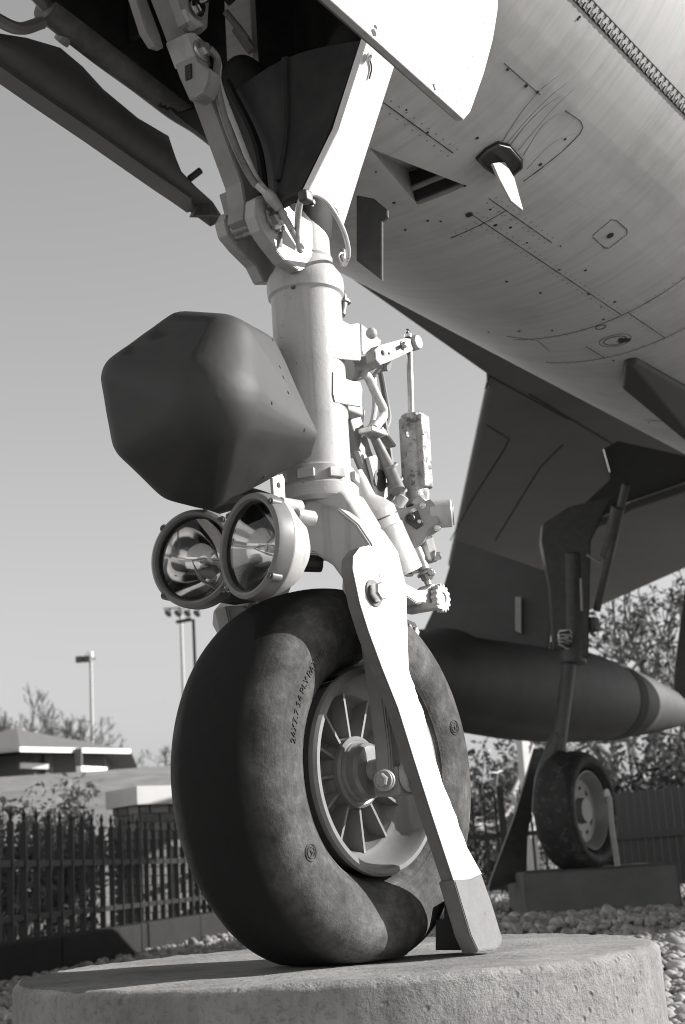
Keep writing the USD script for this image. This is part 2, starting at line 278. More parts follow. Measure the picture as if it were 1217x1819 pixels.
def prism(poly, origin, ex, ey, thick, bev=.002, r=0., holes=()):
    """polygon in the plane (origin, ex, ey) pushed along -cross(ex, ey) by thick; both rims bevelled"""
    g = rnd(poly, r)
    for h in holes: g = g.difference(h)
    ex, ey = unit(ex), unit(ey); n = np.cross(ex, ey); out = []
    for s in getattr(g, 'geoms', [g]):
        if s.is_empty or s.area < 1e-9: continue
        inn = s.buffer(-bev, join_style=2) if bev else s
        if inn.is_empty or inn.geom_type != 'Polygon': inn = s; b = 0
        else: b = bev
        cs = lambda q: m3.CrossSection([np.array(q.exterior.coords)[:-1]] + [np.array(i.coords)[:-1] for i in q.interiors], m3.FillRule.EvenOdd)
        if b:
            full = m3.Manifold.extrude(cs(s), thick - 2 * b).translate((0, 0, -thick + b)); core = m3.Manifold.extrude(cs(inn), thick).translate((0, 0, -thick))
            # chamfer by hulling is only right for convex outlines, so step it with two thin layers
            mid = s.buffer(-bev * .4, join_style=2)
            if mid.geom_type == 'Polygon' and not mid.is_empty:
                core = core + m3.Manifold.extrude(cs(mid), thick - b * .8).translate((0, 0, -thick + b * .4))
            mm = full + core
        else: mm = m3.Manifold.extrude(cs(s), thick).translate((0, 0, -thick))
        t = man2tri(mm); v = t.vertices
        t.vertices = np.asarray(origin) + v[:, :1] * ex + v[:, 1:2] * ey + v[:, 2:3] * n
        out.append(t)
    return join(*out)
def plate_on(pix, p, n, thick, bev=.002, r=0., holes_px=(), up=AZ):
    """outline given in photograph pixels on the plane (p, n); n faces the camera side and the plate grows backwards"""
    n = unit(n); ex = unit(np.cross(up, n)); ey = np.cross(n, ex); p = np.asarray(p, float)
    to2 = lambda q: ((onP(q[0], q[1], p, n) - p) @ ex, (onP(q[0], q[1], p, n) - p) @ ey)
    holes = [Point(*to2(h[:2])).buffer(h[2], quad_segs=8) for h in holes_px]
    g = Polygon([to2(q) for q in pix])
    if not g.is_valid: g = g.buffer(0)
    return prism(g, p, ex, ey, thick, bev, r, holes)
def plate_b(pix, b, thick, **k): return plate_on(pix, O + AL * b, AL, thick, **k)
def plate_a(pix, a, thick, **k): return plate_on(pix, O + AF * a, AF, thick, **k)
def rbox(c, ex, ey, ez, size, r=.004):
    """rounded box: hull of eight little spheres"""
    ex, ey, ez = unit(ex), unit(ey), unit(ez); h = np.asarray(size) / 2 - r
    s = m3.Manifold.sphere(r, 8); parts = []
    for i in (-1, 1):
        for j in (-1, 1):
            for k in (-1, 1): parts.append(s.translate(tuple(np.array([i, j, k]) * h)))
    t = man2tri(m3.Manifold.batch_hull(parts)); v = t.vertices
    t.vertices = np.asarray(c) + v[:, :1] * ex + v[:, 1:2] * ey + v[:, 2:3] * ez
    return t
def bbox(c, size, rz=0., ch=.0):
    m = trimesh.creation.box(extents=size)
    if rz: m.apply_transform(trimesh.transformations.rotation_matrix(rz, (0, 0, 1)))
    m.apply_translation(c); return m
def hull_pts(pts, r, seg=16):
    s = m3.Manifold.sphere(1., seg); rr = np.broadcast_to(r, (len(pts),))
    return m3.Manifold.batch_hull([s.scale((float(q),) * 3).translate(tuple(map(float, p))) for p, q in zip(pts, rr)])
def chain(pts, radii, seg=24, refine=.008, it=8):
    M = None
    for i in range(len(pts) - 1):
        h = hull_pts(pts[i:i + 2], radii[i:i + 2], seg); M = h if M is None else M + h
    t = man2tri(M.refine_to_length(refine)); t.merge_vertices(); trimesh.smoothing.filter_taubin(t, iterations=it); return t
def hexbolt(p, n, r, h, washer=True):
    """hexagon head with a washer and a rounded crown"""
    p = np.asarray(p, float); a, b, c = basis(n); th = np.arange(6) * np.pi / 3 + .3
    circ = np.cos(th)[:, None] * a + np.sin(th)[:, None] * b
    head = ring_sweep([p + circ * r, p + circ * r + c * h * .8, p + circ * r * .8 + c * h])
    out = [head]
    if washer: out.append(cyl(p - c * .001, p + c * h * .22, r * 1.35, 24))
    return join(*out)
def screw(p, n, r, h):
    a, b, c = basis(n); g = Point(0, 0).buffer(r, quad_segs=6).difference(affinity.rotate(sbox(-r * 2, -r * .14, r * 2, r * .14), 40, origin=(0, 0)))
    return join(prism(g, np.asarray(p) + c * h, a, b, h * .6, bev=0), cyl(p, np.asarray(p) + c * h * .5, r * 1.05, 16))

def shell(rings, th, nrm):
    out = []
    for r in rings: out.append(np.vstack([r, (r - nrm * th)[::-1]]))
    return ring_sweep(out)

# ------------------------------------------------------------------ the setting: ground, hill, kerb
def grid(xs, ys, hf):
    X, Y = np.meshgrid(xs, ys); Z = hf(X, Y); nx = len(xs); v = np.stack([X.ravel(), Y.ravel(), Z.ravel()], 1); f = []
    for j in range(len(ys) - 1):
        for i in range(nx - 1):
            a = j * nx + i; f += [(a, a + 1, a + nx + 1), (a, a + nx + 1, a + nx)]
    return trimesh.Trimesh(v, np.array(f), process=False)
def sstep(x, a, b): t = np.clip((x - a) / (b - a), 0, 1); return t * t * (3 - 2 * t)
def ground_h(X, Y): return .19 * sstep(Y, 4.2, 6.6) * sstep(X, -.9, .5) * (1 - sstep(np.abs(X) + Y * .2, 12, 16))
gx = np.concatenate([np.linspace(-400, -20, 12), np.linspace(-18, -3, 10), np.linspace(-2.4, 3, 24), np.linspace(4, 18, 12), np.linspace(20, 400, 12)])
gy = np.concatenate([np.linspace(-60, -2, 12), np.linspace(-1, 3.5, 6), np.linspace(4, 7, 16), np.linspace(7.5, 16, 12), np.linspace(18, 700, 22)])
struct('ground', grid(gx, gy, ground_h), GRAVELBED, 'grey river gravel bed around the display pads', 'ground')
struct('path', grid(np.linspace(-30, 30, 5), np.linspace(-6.2, -2.2, 3), lambda X, Y: 0 * X + .006), KERBP, 'pale concrete path mirrored in the landing lights', 'path')
def hill_h(X, Y):
    t = np.clip((Y - 16) / 26, 0, 1); s = t * t * (3 - 2 * t)
    side = 1 / (1 + np.exp((X - 1.0 - .06 * Y) * .6))
    return .012 + s * (1.1 + 2.55 * side) + .15 * (meshkit.noise(np.stack([X * .25, Y * .25, 0 * X], -1)) - .5) * t
struct('grass_hill', grid(np.concatenate([np.linspace(-160, -30, 27)[:-1], np.linspace(-30, 30, 61), np.linspace(30, 160, 27)[1:]]), np.concatenate([np.linspace(15.2, 48, 66), np.linspace(50, 300, 40)]), hill_h), GRASSM, 'dry grass slope rising behind the iron fence', 'hill')

# ------------------------------------------------------------------ concrete pads
PAD_Z = .356
def rough_disc(cx, cy, r, h, name, label, cat, n=220):
    prof = [(r * 1.012, -.05), (r * 1.012, .03), (r * 1.006, h * .5), (r, h - .012), (r - .004, h - .005), (r - .012, h)]
    for q in np.linspace(.95, .04, 22): prof.append((r * q, h))
    m = lathe(prof + [(0, h)], (0, 0, 0), (0, 0, 1), n)
    v = m.vertices; e = np.linalg.norm(v[:, :2], axis=1)
    nz = meshkit.fbm(v * 9, 4, 3) - .5; nz2 = meshkit.fbm(v * 45, 3, 9) - .5
    rim = np.exp(-((e - r) / .02) ** 2) * (v[:, 2] > h * .8)
    v[:, :2] *= (1 + (nz * .011 + nz2 * .012 * rim)[:, None]); top = v[:, 2] > h - .02
    v[:, 2] += np.where(top, nz * .006 + nz2 * .008 * rim, 0)
    t = thing(name, (cx, cy, 0), label, cat, 'concrete display pads')
    obj('pad', m, CONC, t, smooth=50, local=True); return t
PADC = (-.058, 2.53)
pad = rough_disc(*PADC, .537, PAD_Z, 'concrete_pad', 'round rough concrete pad under the nose wheel', 'concrete pad')
gw = []
for (cx, cy, s) in ((.02, 2.27, 1.2), (-.01, 2.29, .8)): pass

# ------------------------------------------------------------------ AIRCRAFT
air = thing('jet_aircraft', (O[0], O[1], 0), 'pale grey jet fighter on display, seen from below its nose landing gear', 'aircraft')

# fuselage: tube along the aircraft axis with the nose wheel well cut out
FR = .72
d = ray(900, 640); tb, tz = d @ AL, d[2]; camq = CAM - O; cb = camq @ AL
el = math.atan2(tz, -tb)
zc = None
for q in np.linspace(2.2, 3.2, 2001):
    D = math.hypot(cb, q - .5); e = math.atan2(q - .5, cb) - math.asin(FR / D)
    if e >= el: zc = q; break
def hull_hit(px, py, off=0.):
    """where the pixel's ray meets the fuselage skin"""
    d = ray(px, py); a = np.array([cb, .5 - zc]); v = np.array([d @ AL, d[2]])
    A, B, Cc = v @ v, 2 * a @ v, a @ a - (FR + off) ** 2; disc = B * B - 4 * A * Cc
    t = (-B - math.sqrt(max(disc, 0))) / (2 * A); p = CAM + d * t
    q = p - O; return p, q @ AF, unit(AL * (q @ AL) + AZ * (p[2] - zc))
def cylman(r, a0, a1, n=160):
    return tri2man(cylmesh(r, a0, a1, n))
def cylmesh(r, a0, a1, n=160, segs=1):
    th = np.arange(n) * 2 * np.pi / n; c = np.cos(th)[:, None] * AL + np.sin(th)[:, None] * AZ
    return ring_sweep([G(a, 0, zc) + c * r for a in (a0, a1)])
WB0, WB1, WA1 = -.335, .55, 2.2
def abox(a0, a1, b0, b1, z0, z1):
    pts = [G(a, b, z) for a in (a0, a1) for b in (b0, b1) for z in (z0, z1)]
    return m3.Manifold.hull_points(np.array(pts))
edge_px = [(474, 350), (545, 374), (590, 345), (640, 240), (688, 116), (735, 132), (812, 190), (832, 140), (858, 50), (868, -20), (872, -90)]
edge = [(hull_hit(x, y)[1], (hull_hit(x, y)[0] - O) @ AL) for x, y in edge_px]
WA0 = edge[0][0] + .02
_d = ray(462, 344); _t = (-.95 - cb) / (_d @ AL); far_ab = ((CAM + _d * _t - O) @ AF, -.95); _t = (edge[0][1] - .02 - cb) / (_d @ AL); edge0_ = ((CAM + _d * _t - O) @ AF, edge[0][1] - .02)
wpoly = Polygon([(WA1, -.95), far_ab, edge0_] + edge + [(WA1, edge[-1][1] + .05)]).buffer(0)
wpoly = max(getattr(wpoly, 'geoms', [wpoly]), key=lambda q: q.area)
well_cut = tri2man(prism(wpoly, G(0, 0, zc - .05), AF, AL, FR + .2, bev=0))
fus = cylman(FR, -9.5, 3.2) - well_cut
t_f = man2tri(fus)
if t_f.volume < 0: t_f.invert()
body = obj('fuselage', t_f, SKIN, air, smooth=30)
# liner of the wheel well (own mesh, two millimetres inside the cut)
wl = []
L = .004
zt = zc - .054
def quadbox(a0, a1, b0, b1, z0, z1): return man2tri(abox(a0, a1, b0, b1, z0, z1))
zb = lambda b: zc - math.sqrt(FR ** 2 - b * b)
lip0_, lip1_ = onB(141, 34, WB0), onB(326, 175, WB0)
lsl = (lip1_[2] - lip0_[2]) / (((lip1_ - lip0_) @ AF)); la0 = (lip0_ - O) @ AF
lipz = lambda a: lip0_[2] + lsl * (a - la0)
wl.append(prism(wpoly.buffer(-.006).intersection(sbox(-3, WB0, 3, .68)), G(0, 0, zt), AF, AL, .01, bev=0))
def wallquad(a0, b0, a1, b1, zl0, zl1, th=.008):
    d_ = unit(np.array([a1 - a0, b1 - b0])); nx, ny = -d_[1] * th, d_[0] * th
    return man2tri(m3.Manifold.hull_points(np.array([G(a + q * nx, b + q * ny, zz) for a, b, z0 in ((a0, b0, zl0), (a1, b1, zl1)) for q in (0, 1) for zz in (z0, zt - .01)])))
for (a0, b0), (a1, b1) in zip(edge[:-1], edge[1:]):
    wl.append(wallquad(a0 + .004, b0, a1 + .004, b1, zb(b0) + .006, zb(b1) + .006, -.006))
wl.append(wallquad(WA1 - .01, WB0, WA0 - .12, WB0, lipz(WA1), lipz(WA0 - .12)))
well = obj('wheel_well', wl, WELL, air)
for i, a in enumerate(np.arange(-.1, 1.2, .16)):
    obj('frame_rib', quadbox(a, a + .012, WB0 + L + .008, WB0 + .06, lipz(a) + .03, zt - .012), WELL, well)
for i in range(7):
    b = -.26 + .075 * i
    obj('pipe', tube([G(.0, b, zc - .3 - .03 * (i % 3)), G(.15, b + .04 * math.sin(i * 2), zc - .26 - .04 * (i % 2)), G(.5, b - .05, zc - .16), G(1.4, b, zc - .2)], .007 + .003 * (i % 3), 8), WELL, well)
for i, (x0, y0, x1, y1) in enumerate(((420, 50, 448, 90), (470, 95, 490, 165), (455, 160, 475, 185), (550, 90, 542, 150), (520, 130, 580, 95), (400, 20, 440, 70))):
    obj('pipe', tube([onB(x0, y0, -.2), onB(x1, y1, -.18)], .012 - .001 * i, 8, 0), GREYP, well)
sp = [(-.02 * q, x, y) for q, x, y in ((0, 80, 10), (0, 130, 50), (0, 190, 98), (0, 250, 143), (0, 310, 190), (0, 360, 224), (0, 440, 290))]
obj('lower_longeron', tube([onB(x, y, WB0 - .03) for _, x, y in sp], [.030, .030, .029, .028, .027, .025, .024], 20), mat('longeron_paint', .2, .6, var=.3, vscale=10, dirt=.07, dscale=8, dlo=.45, dhi=.7), air, label='pale rounded lower edge of the fuselage beyond the wheel well')

def skin_line(pts, w=.0018, n=6, off=.0002):
    P = []
    for (x0, y0), (x1, y1) in zip(pts[:-1], pts[1:]):
        k = max(2, int(math.hypot(x1 - x0, y1 - y0) / 12))
        for t in np.arange(k) / k: P.append(hull_hit(x0 + (x1 - x0) * t, y0 + (y1 - y0) * t)[0])
    P.append(hull_hit(*pts[-1])[0])
    rs_ = np.random.default_rng(len(P)); return tube(P, list(w * rs_.uniform(.55, 1.25, len(P))), 6, 0)
def skin_pt(a, ph, off=0.): return G(a, 0, zc) + (AL * math.cos(ph) + AZ * math.sin(ph)) * (FR + off)
def aphi(x, y): p, a, n = hull_hit(x, y); return a, math.atan2(p[2] - zc, (p - O) @ AL)
def unwrap(q): return q - 2 * math.pi if q > 0.6 else q
def arc(a, p0, p1, n=40): return [(a, q) for q in np.linspace(unwrap(p0), unwrap(p1), n)]
def stringer(ph, a0, a1, n=24): return [(q, ph) for q in np.linspace(a0, a1, n)]
aR1 = aphi(1105, 560)[0]; aR2 = aphi(1082, 634)[0]; phS = aphi(965, 466)[1]
seams = [arc(aR1, aphi(1217, 492)[1] + .3, aphi(862, 575)[1]), arc(aR2, aphi(1217, 590)[1] + .3, aphi(932, 622)[1]), stringer(phS, aphi(832, 381)[0], aR1), stringer(aphi(1152, 580)[1], aR1, aR2), stringer(aphi(1040, 615)[1], (aR1 + aR2) / 2, aR2), stringer(aphi(742, 226)[1], aphi(685, 178)[0], aphi(800, 275)[0]),
         arc(aphi(905, 370)[0], aphi(925, 395)[1], aphi(752, 392)[1], 16), stringer(aphi(925, 392)[1], aphi(880, 345)[0], aphi(968, 438)[0]), stringer(aphi(928, 140)[1], aphi(895, 113)[0], aphi(962, 166)[0]), arc(aphi(1180, 748)[0], aphi(1217, 765)[1] + .1, aphi(1125, 735)[1], 12)]
for q in seams:
    rs_ = np.random.default_rng(len(q)); obj('panel_seam', tube([skin_pt(a, p) for a, p in q], list(.0012 * rs_.uniform(.6, 1.2, len(q))), 6, 0), SEAM_BLACK, body)
obj('panel_seam', skin_line([(900, 597), (955, 605), (978, 625)], .0009), SEAM_BLACK, body)
# curved corner of a large panel, a small access panel with a keyhole
obj('panel_seam', skin_line([(1005, 196), (1032, 215), (1036, 226), (1030, 238), (1000, 268), (960, 300), (930, 322)], .0013), SEAM_BLACK, body)
obj('panel_seam', skin_line([(1053, 418), (1086, 390), (1096, 392), (1114, 408), (1114, 416), (1082, 441), (1074, 440), (1053, 421)], .0011), SEAM_BLACK, body)
p, a_, n = hull_hit(1084, 418); e1, e2, _ = basis(n)
obj('keyhole', cyl(p - n * .002, p + n * .0025, .0085, 16), SEAM_BLACK, body)
def skin_ring(cx, cy, r, w):
    p, a_, n = hull_hit(cx, cy); e1, e2 = unit(AF - n * (AF @ n)), unit(np.cross(n, AF))
    th = np.linspace(0, 2 * np.pi, 40); return tube([p + r * (math.cos(t) * e1 + math.sin(t) * e2) - n * (FR - math.sqrt(FR ** 2 - (r * math.sin(t)) ** 2)) for t in th], w, 6, 0)
obj('round_cover', skin_ring(1093, 605, .042, .0009), SEAM_BLACK, body)
obj('round_cover', skin_ring(1093, 605, .030, .0014), SEAM_BLACK, body)
obj('round_cover', skin_ring(1067, 581, .013, .0015), SEAM_BLACK, body)
p, a_, n = hull_hit(1108, 604); e1, e2 = unit(AF - n * (AF @ n)), unit(np.cross(n, AF))
st = []
for i in range(26):
    th = i / 26 * 2 * math.pi; r = .011 + .007 * rng.random(); st.append((r * math.cos(th) * 1.3, r * math.sin(th)))
obj('paint_chip', prism(Polygon(st), p + n * .0012, e1, e2, .002, bev=0), SEAM_BLACK, body)
riv = []
for (x, y) in [(902, 123), (935, 152), (955, 163), (720, 408), (760, 392), (783, 393), (722, 195), (760, 235), (907, 404), (936, 431), (993, 479), (996, 437), (1046, 522), (1068, 545), (868, 590), (922, 588), (981, 587), (1092, 536), (1072, 567), (833, 380), (912, 284),
               (848, 245), (1004, 247), (960, 292), (871, 372), (700, 360), (668, 305), (826, 330), (1030, 30), (1027, 34), (1152, 750), (1090, 640), (880, 400), (1040, 480), (960, 520), (900, 500)]:
    p, a_, n = hull_hit(x, y); k = rng.uniform(.5, 1.)
    riv.append(cyl(p - n * .002, p + n * .0016, .0045 * k, 10, ch=.001))
obj('rivet', riv, SEAM_BLACK, body, kind='stuff')
p, a_, n = hull_hit(833, 380); obj('screw_head', lathe([(.004, 0), (.008, .002), (.008, .003), (.004, .0015), (0, .001)], p, n, 14), SEAM_BLACK, body)
# rows of small flush fasteners along the seams
fr = []
for q in seams[:8]:
    P_ = np.array([skin_pt(a, p) for a, p in q]); Ls = np.concatenate([[0], np.cumsum(np.linalg.norm(np.diff(P_, axis=0), axis=1))])
    for t in np.arange(.012, Ls[-1], .026):
        a, p = np.interp(t, Ls, [u[0] for u in q]), np.interp(t, Ls, [u[1] for u in q])
        for sg in (-1, 1):
            aa, pp = (a + sg * .011, p) if abs(q[0][0] - q[-1][0]) < 1e-6 else (a, p + sg * .011 / FR)
            c0_ = skin_pt(aa, pp); n = unit(AL * math.cos(pp) + AZ * math.sin(pp)); fr.append(cyl(c0_ - n * .001, c0_ + n * .0005, .0021, 8, ch=.0004))
obj('flush_fastener', fr, mat('fastener_grime', .22, .6), body, kind='stuff')

# long interlocking hinge strip high on the flank
(pA, aA, nA), (pB, aB, nB) = hull_hit(1022, 0), hull_hit(1217, 206)
phi0 = math.atan2(((pA + pB) / 2)[2] - zc, ((pA + pB) / 2 - O) @ AL)
pC = hull_hit(1052, 0)[0]; phi1 = math.atan2(pC[2] - zc, (pC - O) @ AL)
dphi = phi1 - phi0; wst = abs(dphi) * FR
def skin_at(a, phi, off=0.): return G(a, 0, zc) + (AL * math.cos(phi) + AZ * math.sin(phi)) * (FR + off)
st0, st1 = max(aA, aB) + .35, min(aA, aB) - .5
for ph in (phi0, phi1):
    obj('hinge_edge', tube([skin_at(a, ph) for a in np.linspace(st0, st1, 12)], .0017, 6, 0), SEAM_BLACK, body)
pitch = wst * .95
k = 0
a = st0
while a > st1:
    for j, (u0, u1, s0, s1) in enumerate(((.08, .5, .0, .46), (.5, .92, .5, .96), (.3, .62, .28, .68))):
        pts = [(s0, u0), (s1, u0), (s1, u1), (s0, u1)]
        off = .0026 if j < 2 else .0038
        vv = [skin_at(a - pitch * s, phi0 + dphi * u, o) for o in (-.002, off) for s, u in pts]
        obj('hinge_knuckle', man2tri(m3.Manifold.hull_points(np.array(vv))), SKIN, body, smooth=False)
    vv = [skin_at(a - pitch * s, phi0 + dphi * u, o) for o in (-.002, .0008) for s, u in ((.46, .04), (.5, .04), (.5, .96), (.46, .96))]
    obj('hinge_gap', man2tri(m3.Manifold.hull_points(np.array(vv))), SEAM_BLACK, body, smooth=False)
    for (s0, s1, u0, u1) in ((.0, .96, .49, .53), (.94, 1., .05, .95)):
        vv = [skin_at(a - pitch * s, phi0 + dphi * u, o) for o in (-.002, .0012) for s, u in ((s0, u0), (s1, u0), (s1, u1), (s0, u1))]
        obj('hinge_gap', man2tri(m3.Manifold.hull_points(np.array(vv))), SEAM_BLACK, body, smooth=False)
    a -= pitch; k += 1

obj('dorsal_spine', man2tri(hull_pts([G(1.2, 0, zc + .62), G(-.3, 0, zc + 1.15), G(-1.6, 0, zc + 1.2), G(-6, 0, zc + .85), G(-9, 0, zc + .6), G(1.0, 0, zc + .4), G(-9, 0, zc + .3)], [.2, .38, .4, .35, .3, .3, .3])), SKIN, air)  # unseen top of the aircraft, added to lengthen its shadow on the ground

# flush scoop: a tapering recess with a raised lip, modelled as a shallow wedge let into the skin
def scoop():
    A, B, Cc = hull_hit(655, 262), hull_hit(828, 330), hull_hit(742, 364)
    D_, E_ = hull_hit(768, 312), hull_hit(738, 345)
    return A, B, Cc
A_, B_, C_ = scoop()
nn = unit(A_[2] + B_[2] + C_[2])
pA, pB, pC = A_[0], B_[0], C_[0]
deep = .085
cut = m3.Manifold.hull_points(np.array([pA + nn * .004, pA - nn * .001, pB + nn * .02, pC + nn * .02, pB - nn * deep, pC - nn * deep]))
FUS2 = fus - cut
t_f = man2tri(FUS2)
if t_f.volume < 0: t_f.invert()
bp = str(body.GetPath())
stage.RemovePrim(bp + '/__none__') if stage.GetPrimAtPath(bp + '/__none__') else None
mv, mf, mn = meshkit.arrays(trimesh.Trimesh(t_f.vertices - BASE[bp], t_f.faces, process=False), 30)
bm = UsdGeom.Mesh(body); bm.GetPointsAttr().Set(Vt.Vec3fArray.FromNumpy(mv.astype(np.float32))); bm.GetFaceVertexCountsAttr().Set(Vt.IntArray.FromNumpy(np.full(len(mf), 3, np.int32)))
bm.GetFaceVertexIndicesAttr().Set(Vt.IntArray.FromNumpy(mf.astype(np.int32).ravel())); bm.GetNormalsAttr().Set(Vt.Vec3fArray.FromNumpy(mn.astype(np.float32)))
lip0, lip1 = pB - nn * .010, pC - nn * .010
inn = (pA - (pB + pC) / 2); inn = unit(inn - nn * (inn @ nn))
obj('scoop_lip', tube([lip0 + inn * .018 - nn * .02, (lip0 + lip1) / 2 + inn * .016 - nn * .022, lip1 + inn * .018 - nn * .02], .006, 8), GREYP, body)

qd = [pB - nn * .004 + inn * .006, pC - nn * .004 + inn * .006, pC - nn * (deep - .012) + inn * .006, pB - nn * (deep - .012) + inn * .006]
qd = [q * .97 + sum(qd) / 4 * .03 for q in qd]
obj('scoop_throat', man2tri(m3.Manifold.hull_points(np.array([q + inn * e for q in qd for e in (0, .006)]))), SEAM_BLACK, body, smooth=False)  # dark plate added to paint the shade at the scoop's deep end
# grime runs between the drain cup and the hinge strip
STAIN = mat('fluid_stain', .2, .7, var=.3, vscale=40)
for (x0, y0, x1, y1, w_) in ((896, 250, 1012, 118, .0016), (904, 254, 1030, 128, .0013), (910, 258, 1000, 165, .0018), (918, 266, 1046, 140, .0011), (926, 276, 1010, 196, .0014), (932, 300, 1035, 236, .0010)):
    m_ = [(x0 + (x1 - x0) * t + 5 * math.sin(t * 3 + x0), y0 + (y1 - y0) * t - 14 * math.sin(t * math.pi)) for t in np.linspace(0, 1, 9)]
    P_ = [hull_hit(x, y, -w_ * .55)[0] for x, y in m_]; obj('grime_run', tube(P_, [w_ * 1.2, w_, w_ * .9, w_ * .7, w_ * .5], 6, 0), STAIN, body)
# dark drain hole with the pale blade antenna
p, a_, n = hull_hit(888, 279); e1, e2 = unit(AF - n * (AF @ n)), unit(np.cross(n, AF))
hole = [(844, 281), (862, 262), (885, 250), (905, 256), (928, 282), (928, 294), (912, 308), (895, 317), (876, 308), (858, 296)]
hp = Polygon([((onP(x, y, p, n) - p) @ e1, (onP(x, y, p, n) - p) @ e2) for x, y in hole])
obj('drain_cup', prism(hp, p + n * .005, e1, e2, .02, bev=.002, r=.004), mat('drain_cup_black', .02, .5), body)
obj('drain_rim', tube([p + n * .006 + e1 * x + e2 * y for x, y in hp.buffer(-.004).exterior.coords], .003, 6, 0), DARKM, body)
q0 = hull_hit(884, 288)[0]
bl0 = [q0 + AF * .0, q0 - AF * .022]
tip = onP(925, 372, q0 + AL * .02, AL); tipw = onP(908, 352, q0 + AL * .02, AL)
bl = plate_on([(876, 290), (897, 287), (914, 316), (930, 374), (908, 356), (888, 318)], q0 + AL * .012, AL, .006, bev=.001)
obj('blade_antenna', bl, WHITE, air, label='pale blade antenna hanging under the belly')

# small dark hatch plate hanging behind the strut, and the pylon fairing at the right edge
obj('vent_flap', plate_on([(633, 346), (664, 352), (688, 372), (688, 384), (678, 392), (678, 497), (633, 462)], O + AL * -.02 - AF * .16, unit(AL * .25 + AF * .97), .012, bev=.002), DARKM, air, label='dark flat vent flap hanging behind the nose strut')
pl = hull_hit(1150, 680)
fair = hull_pts([hull_hit(1122, 640)[0], hull_hit(1112, 672)[0] - AZ * .02, hull_hit(1217, 700)[0] - AF * .1, hull_hit(1160, 690)[0] - AZ * .10 - AF * .35, hull_hit(1217, 740)[0] - AF * .9 - AZ * .12, hull_hit(1217, 690)[0] - AF * 1.2], [.02, .015, .04, .02, .03, .05])
obj('belly_fairing', fair, mat('fairing_black', .035, .5), air)

# ---- wings: swept slabs with a forward root extension
WZ = 2.9
def wing_poly():
    px = [(560, 455), (610, 490), (865, 668), (866, 690), (798, 1005)]
    P = [onZ(x, y, WZ) for x, y in px]
    te = [onZ(1060, 1080, WZ), onZ(1217, 1010, WZ)]
    return P, te
Pw, te = wing_poly()
ab = lambda p: ((p - O) @ AF, (p - O) @ AL)
le = [ab(p) for p in Pw]; tt = [ab(p) for p in te]
dle = np.array(le[4]) - np.array(le[3]); tipL = np.array(le[4]) + dle * .02
dte = np.array(tt[0]) - np.array(tt[1]); tipT = np.array(tt[0]) + dte * .14; rootT = np.array(tt[1]) - dte * .9
wing2d = [(le[0][0] - .1, -.5)] + le + [tuple(tipL), tuple(tipT), tuple(rootT), (rootT[0] - .1, -.3)]
def gear_bay(px):
    return Polygon([ab(onZ(x, y, WZ)) for x, y in px])
bay_px = [(1098, 786), (1217, 812), (1240, 860), (1217, 872), (1120, 905), (1085, 925), (1040, 945), (985, 965), (1020, 915), (1085, 855), (1070, 802)]
bay = gear_bay(bay_px)
def wing_mesh(sgn):
    g = Polygon(wing2d).buffer(0).difference(bay.buffer(0))
    if sgn < 0: g = affinity.scale(Polygon(wing2d).buffer(0), 1, -1, origin=(0, 0))
    g = max(getattr(g, 'geoms', [g]), key=lambda q: q.area)
    return prism(g, G(0, 0, WZ + .07), AF, AL, .07, bev=.02)
w = obj('wing', wing_mesh(1), WINGM, air, label='dark shaded underside of the right wing')
obj('gear_bay', prism(bay.buffer(-.004), G(0, 0, WZ + .068), AF, AL, .01, bev=0), SEAM_BLACK, w)  # shallow bay roof in near-black; the shade of depth is in the colour
for px in ([(862, 690), (870, 668), (1010, 745)], [(865, 755), (905, 780), (895, 800), (838, 890), (800, 960)], [(1000, 790), (960, 830), (880, 960)], [(940, 700), (1090, 790)]):
    obj('panel_seam', tube([onZ(x, y, WZ - .0005) for x, y in px], .004, 6, 0), SEAM_BLACK, w)
obj('wing', wing_mesh(-1), WINGM, air)
# gear bay upper skin edge seen in the wing root
# ---- main landing gear far behind, under the right wing
YM = 8.0
mw = onY(1024, 1441, YM)
def tyre_profile(R, rr, hw, ex=2.35, n=40):
    c, h = (R + rr) / 2, (R - rr) / 2; out = []
    for t in np.linspace(-np.pi / 2 - 1.35, np.pi / 2 + 1.35, n):
        x = math.cos(t - 0); y = math.sin(t)
        out.append((c + h * np.sign(x) * abs(x) ** (2 / ex), hw * np.sign(y) * abs(y) ** (2 / ex)))
    return out
mwheel = obj('main_wheel', lathe([(.7143 * r, .7143 * t) for r, t in [(.26, .06), (.30, .125), (.285, .13), (.26, .10), (.235, .05), (.1, .04), (.09, .09), (.0, .09)]], mw, AL, 36), HUBM, air)
obj('tyre', lathe(tyre_profile(.325, .215, .118), mw, AL, 48), RUBBER0, mwheel)
for i in range(9):
    th = i * 2 * math.pi / 9; r_ = AZ * math.cos(th) + AF * math.sin(th)
    obj('vent_hole', cyl(mw + r_ * .132 + AL * .028, mw + r_ * .132 + AL * .033, .022, 12), SEAM_BLACK, mwheel)
leg = obj('main_gear_leg', join(cyl(onY(1015, 985, YM), onY(1018, 1180, YM), .075), cyl(onY(1018, 1120, YM), onY(992, 1335, YM), .04), plate_on([(965, 930), (1010, 900), (1090, 880), (1050, 960), (1046, 1168), (985, 1150), (978, 1040), (962, 960)], onY(1010, 1100, YM - .06), (0, -1, 0), .12, bev=.01),
     cyl(onY(1003, 1135, YM - .1), onY(1003, 1135, YM + .1), .045), chain([onY(990, 1310, YM), onY(962, 1380, YM), onY(955, 1440, YM), mw - AL * .12], [.045, .04, .036, .045], 12, .03, 3)), DARKM, air, label='dark main landing gear leg in deep shade')
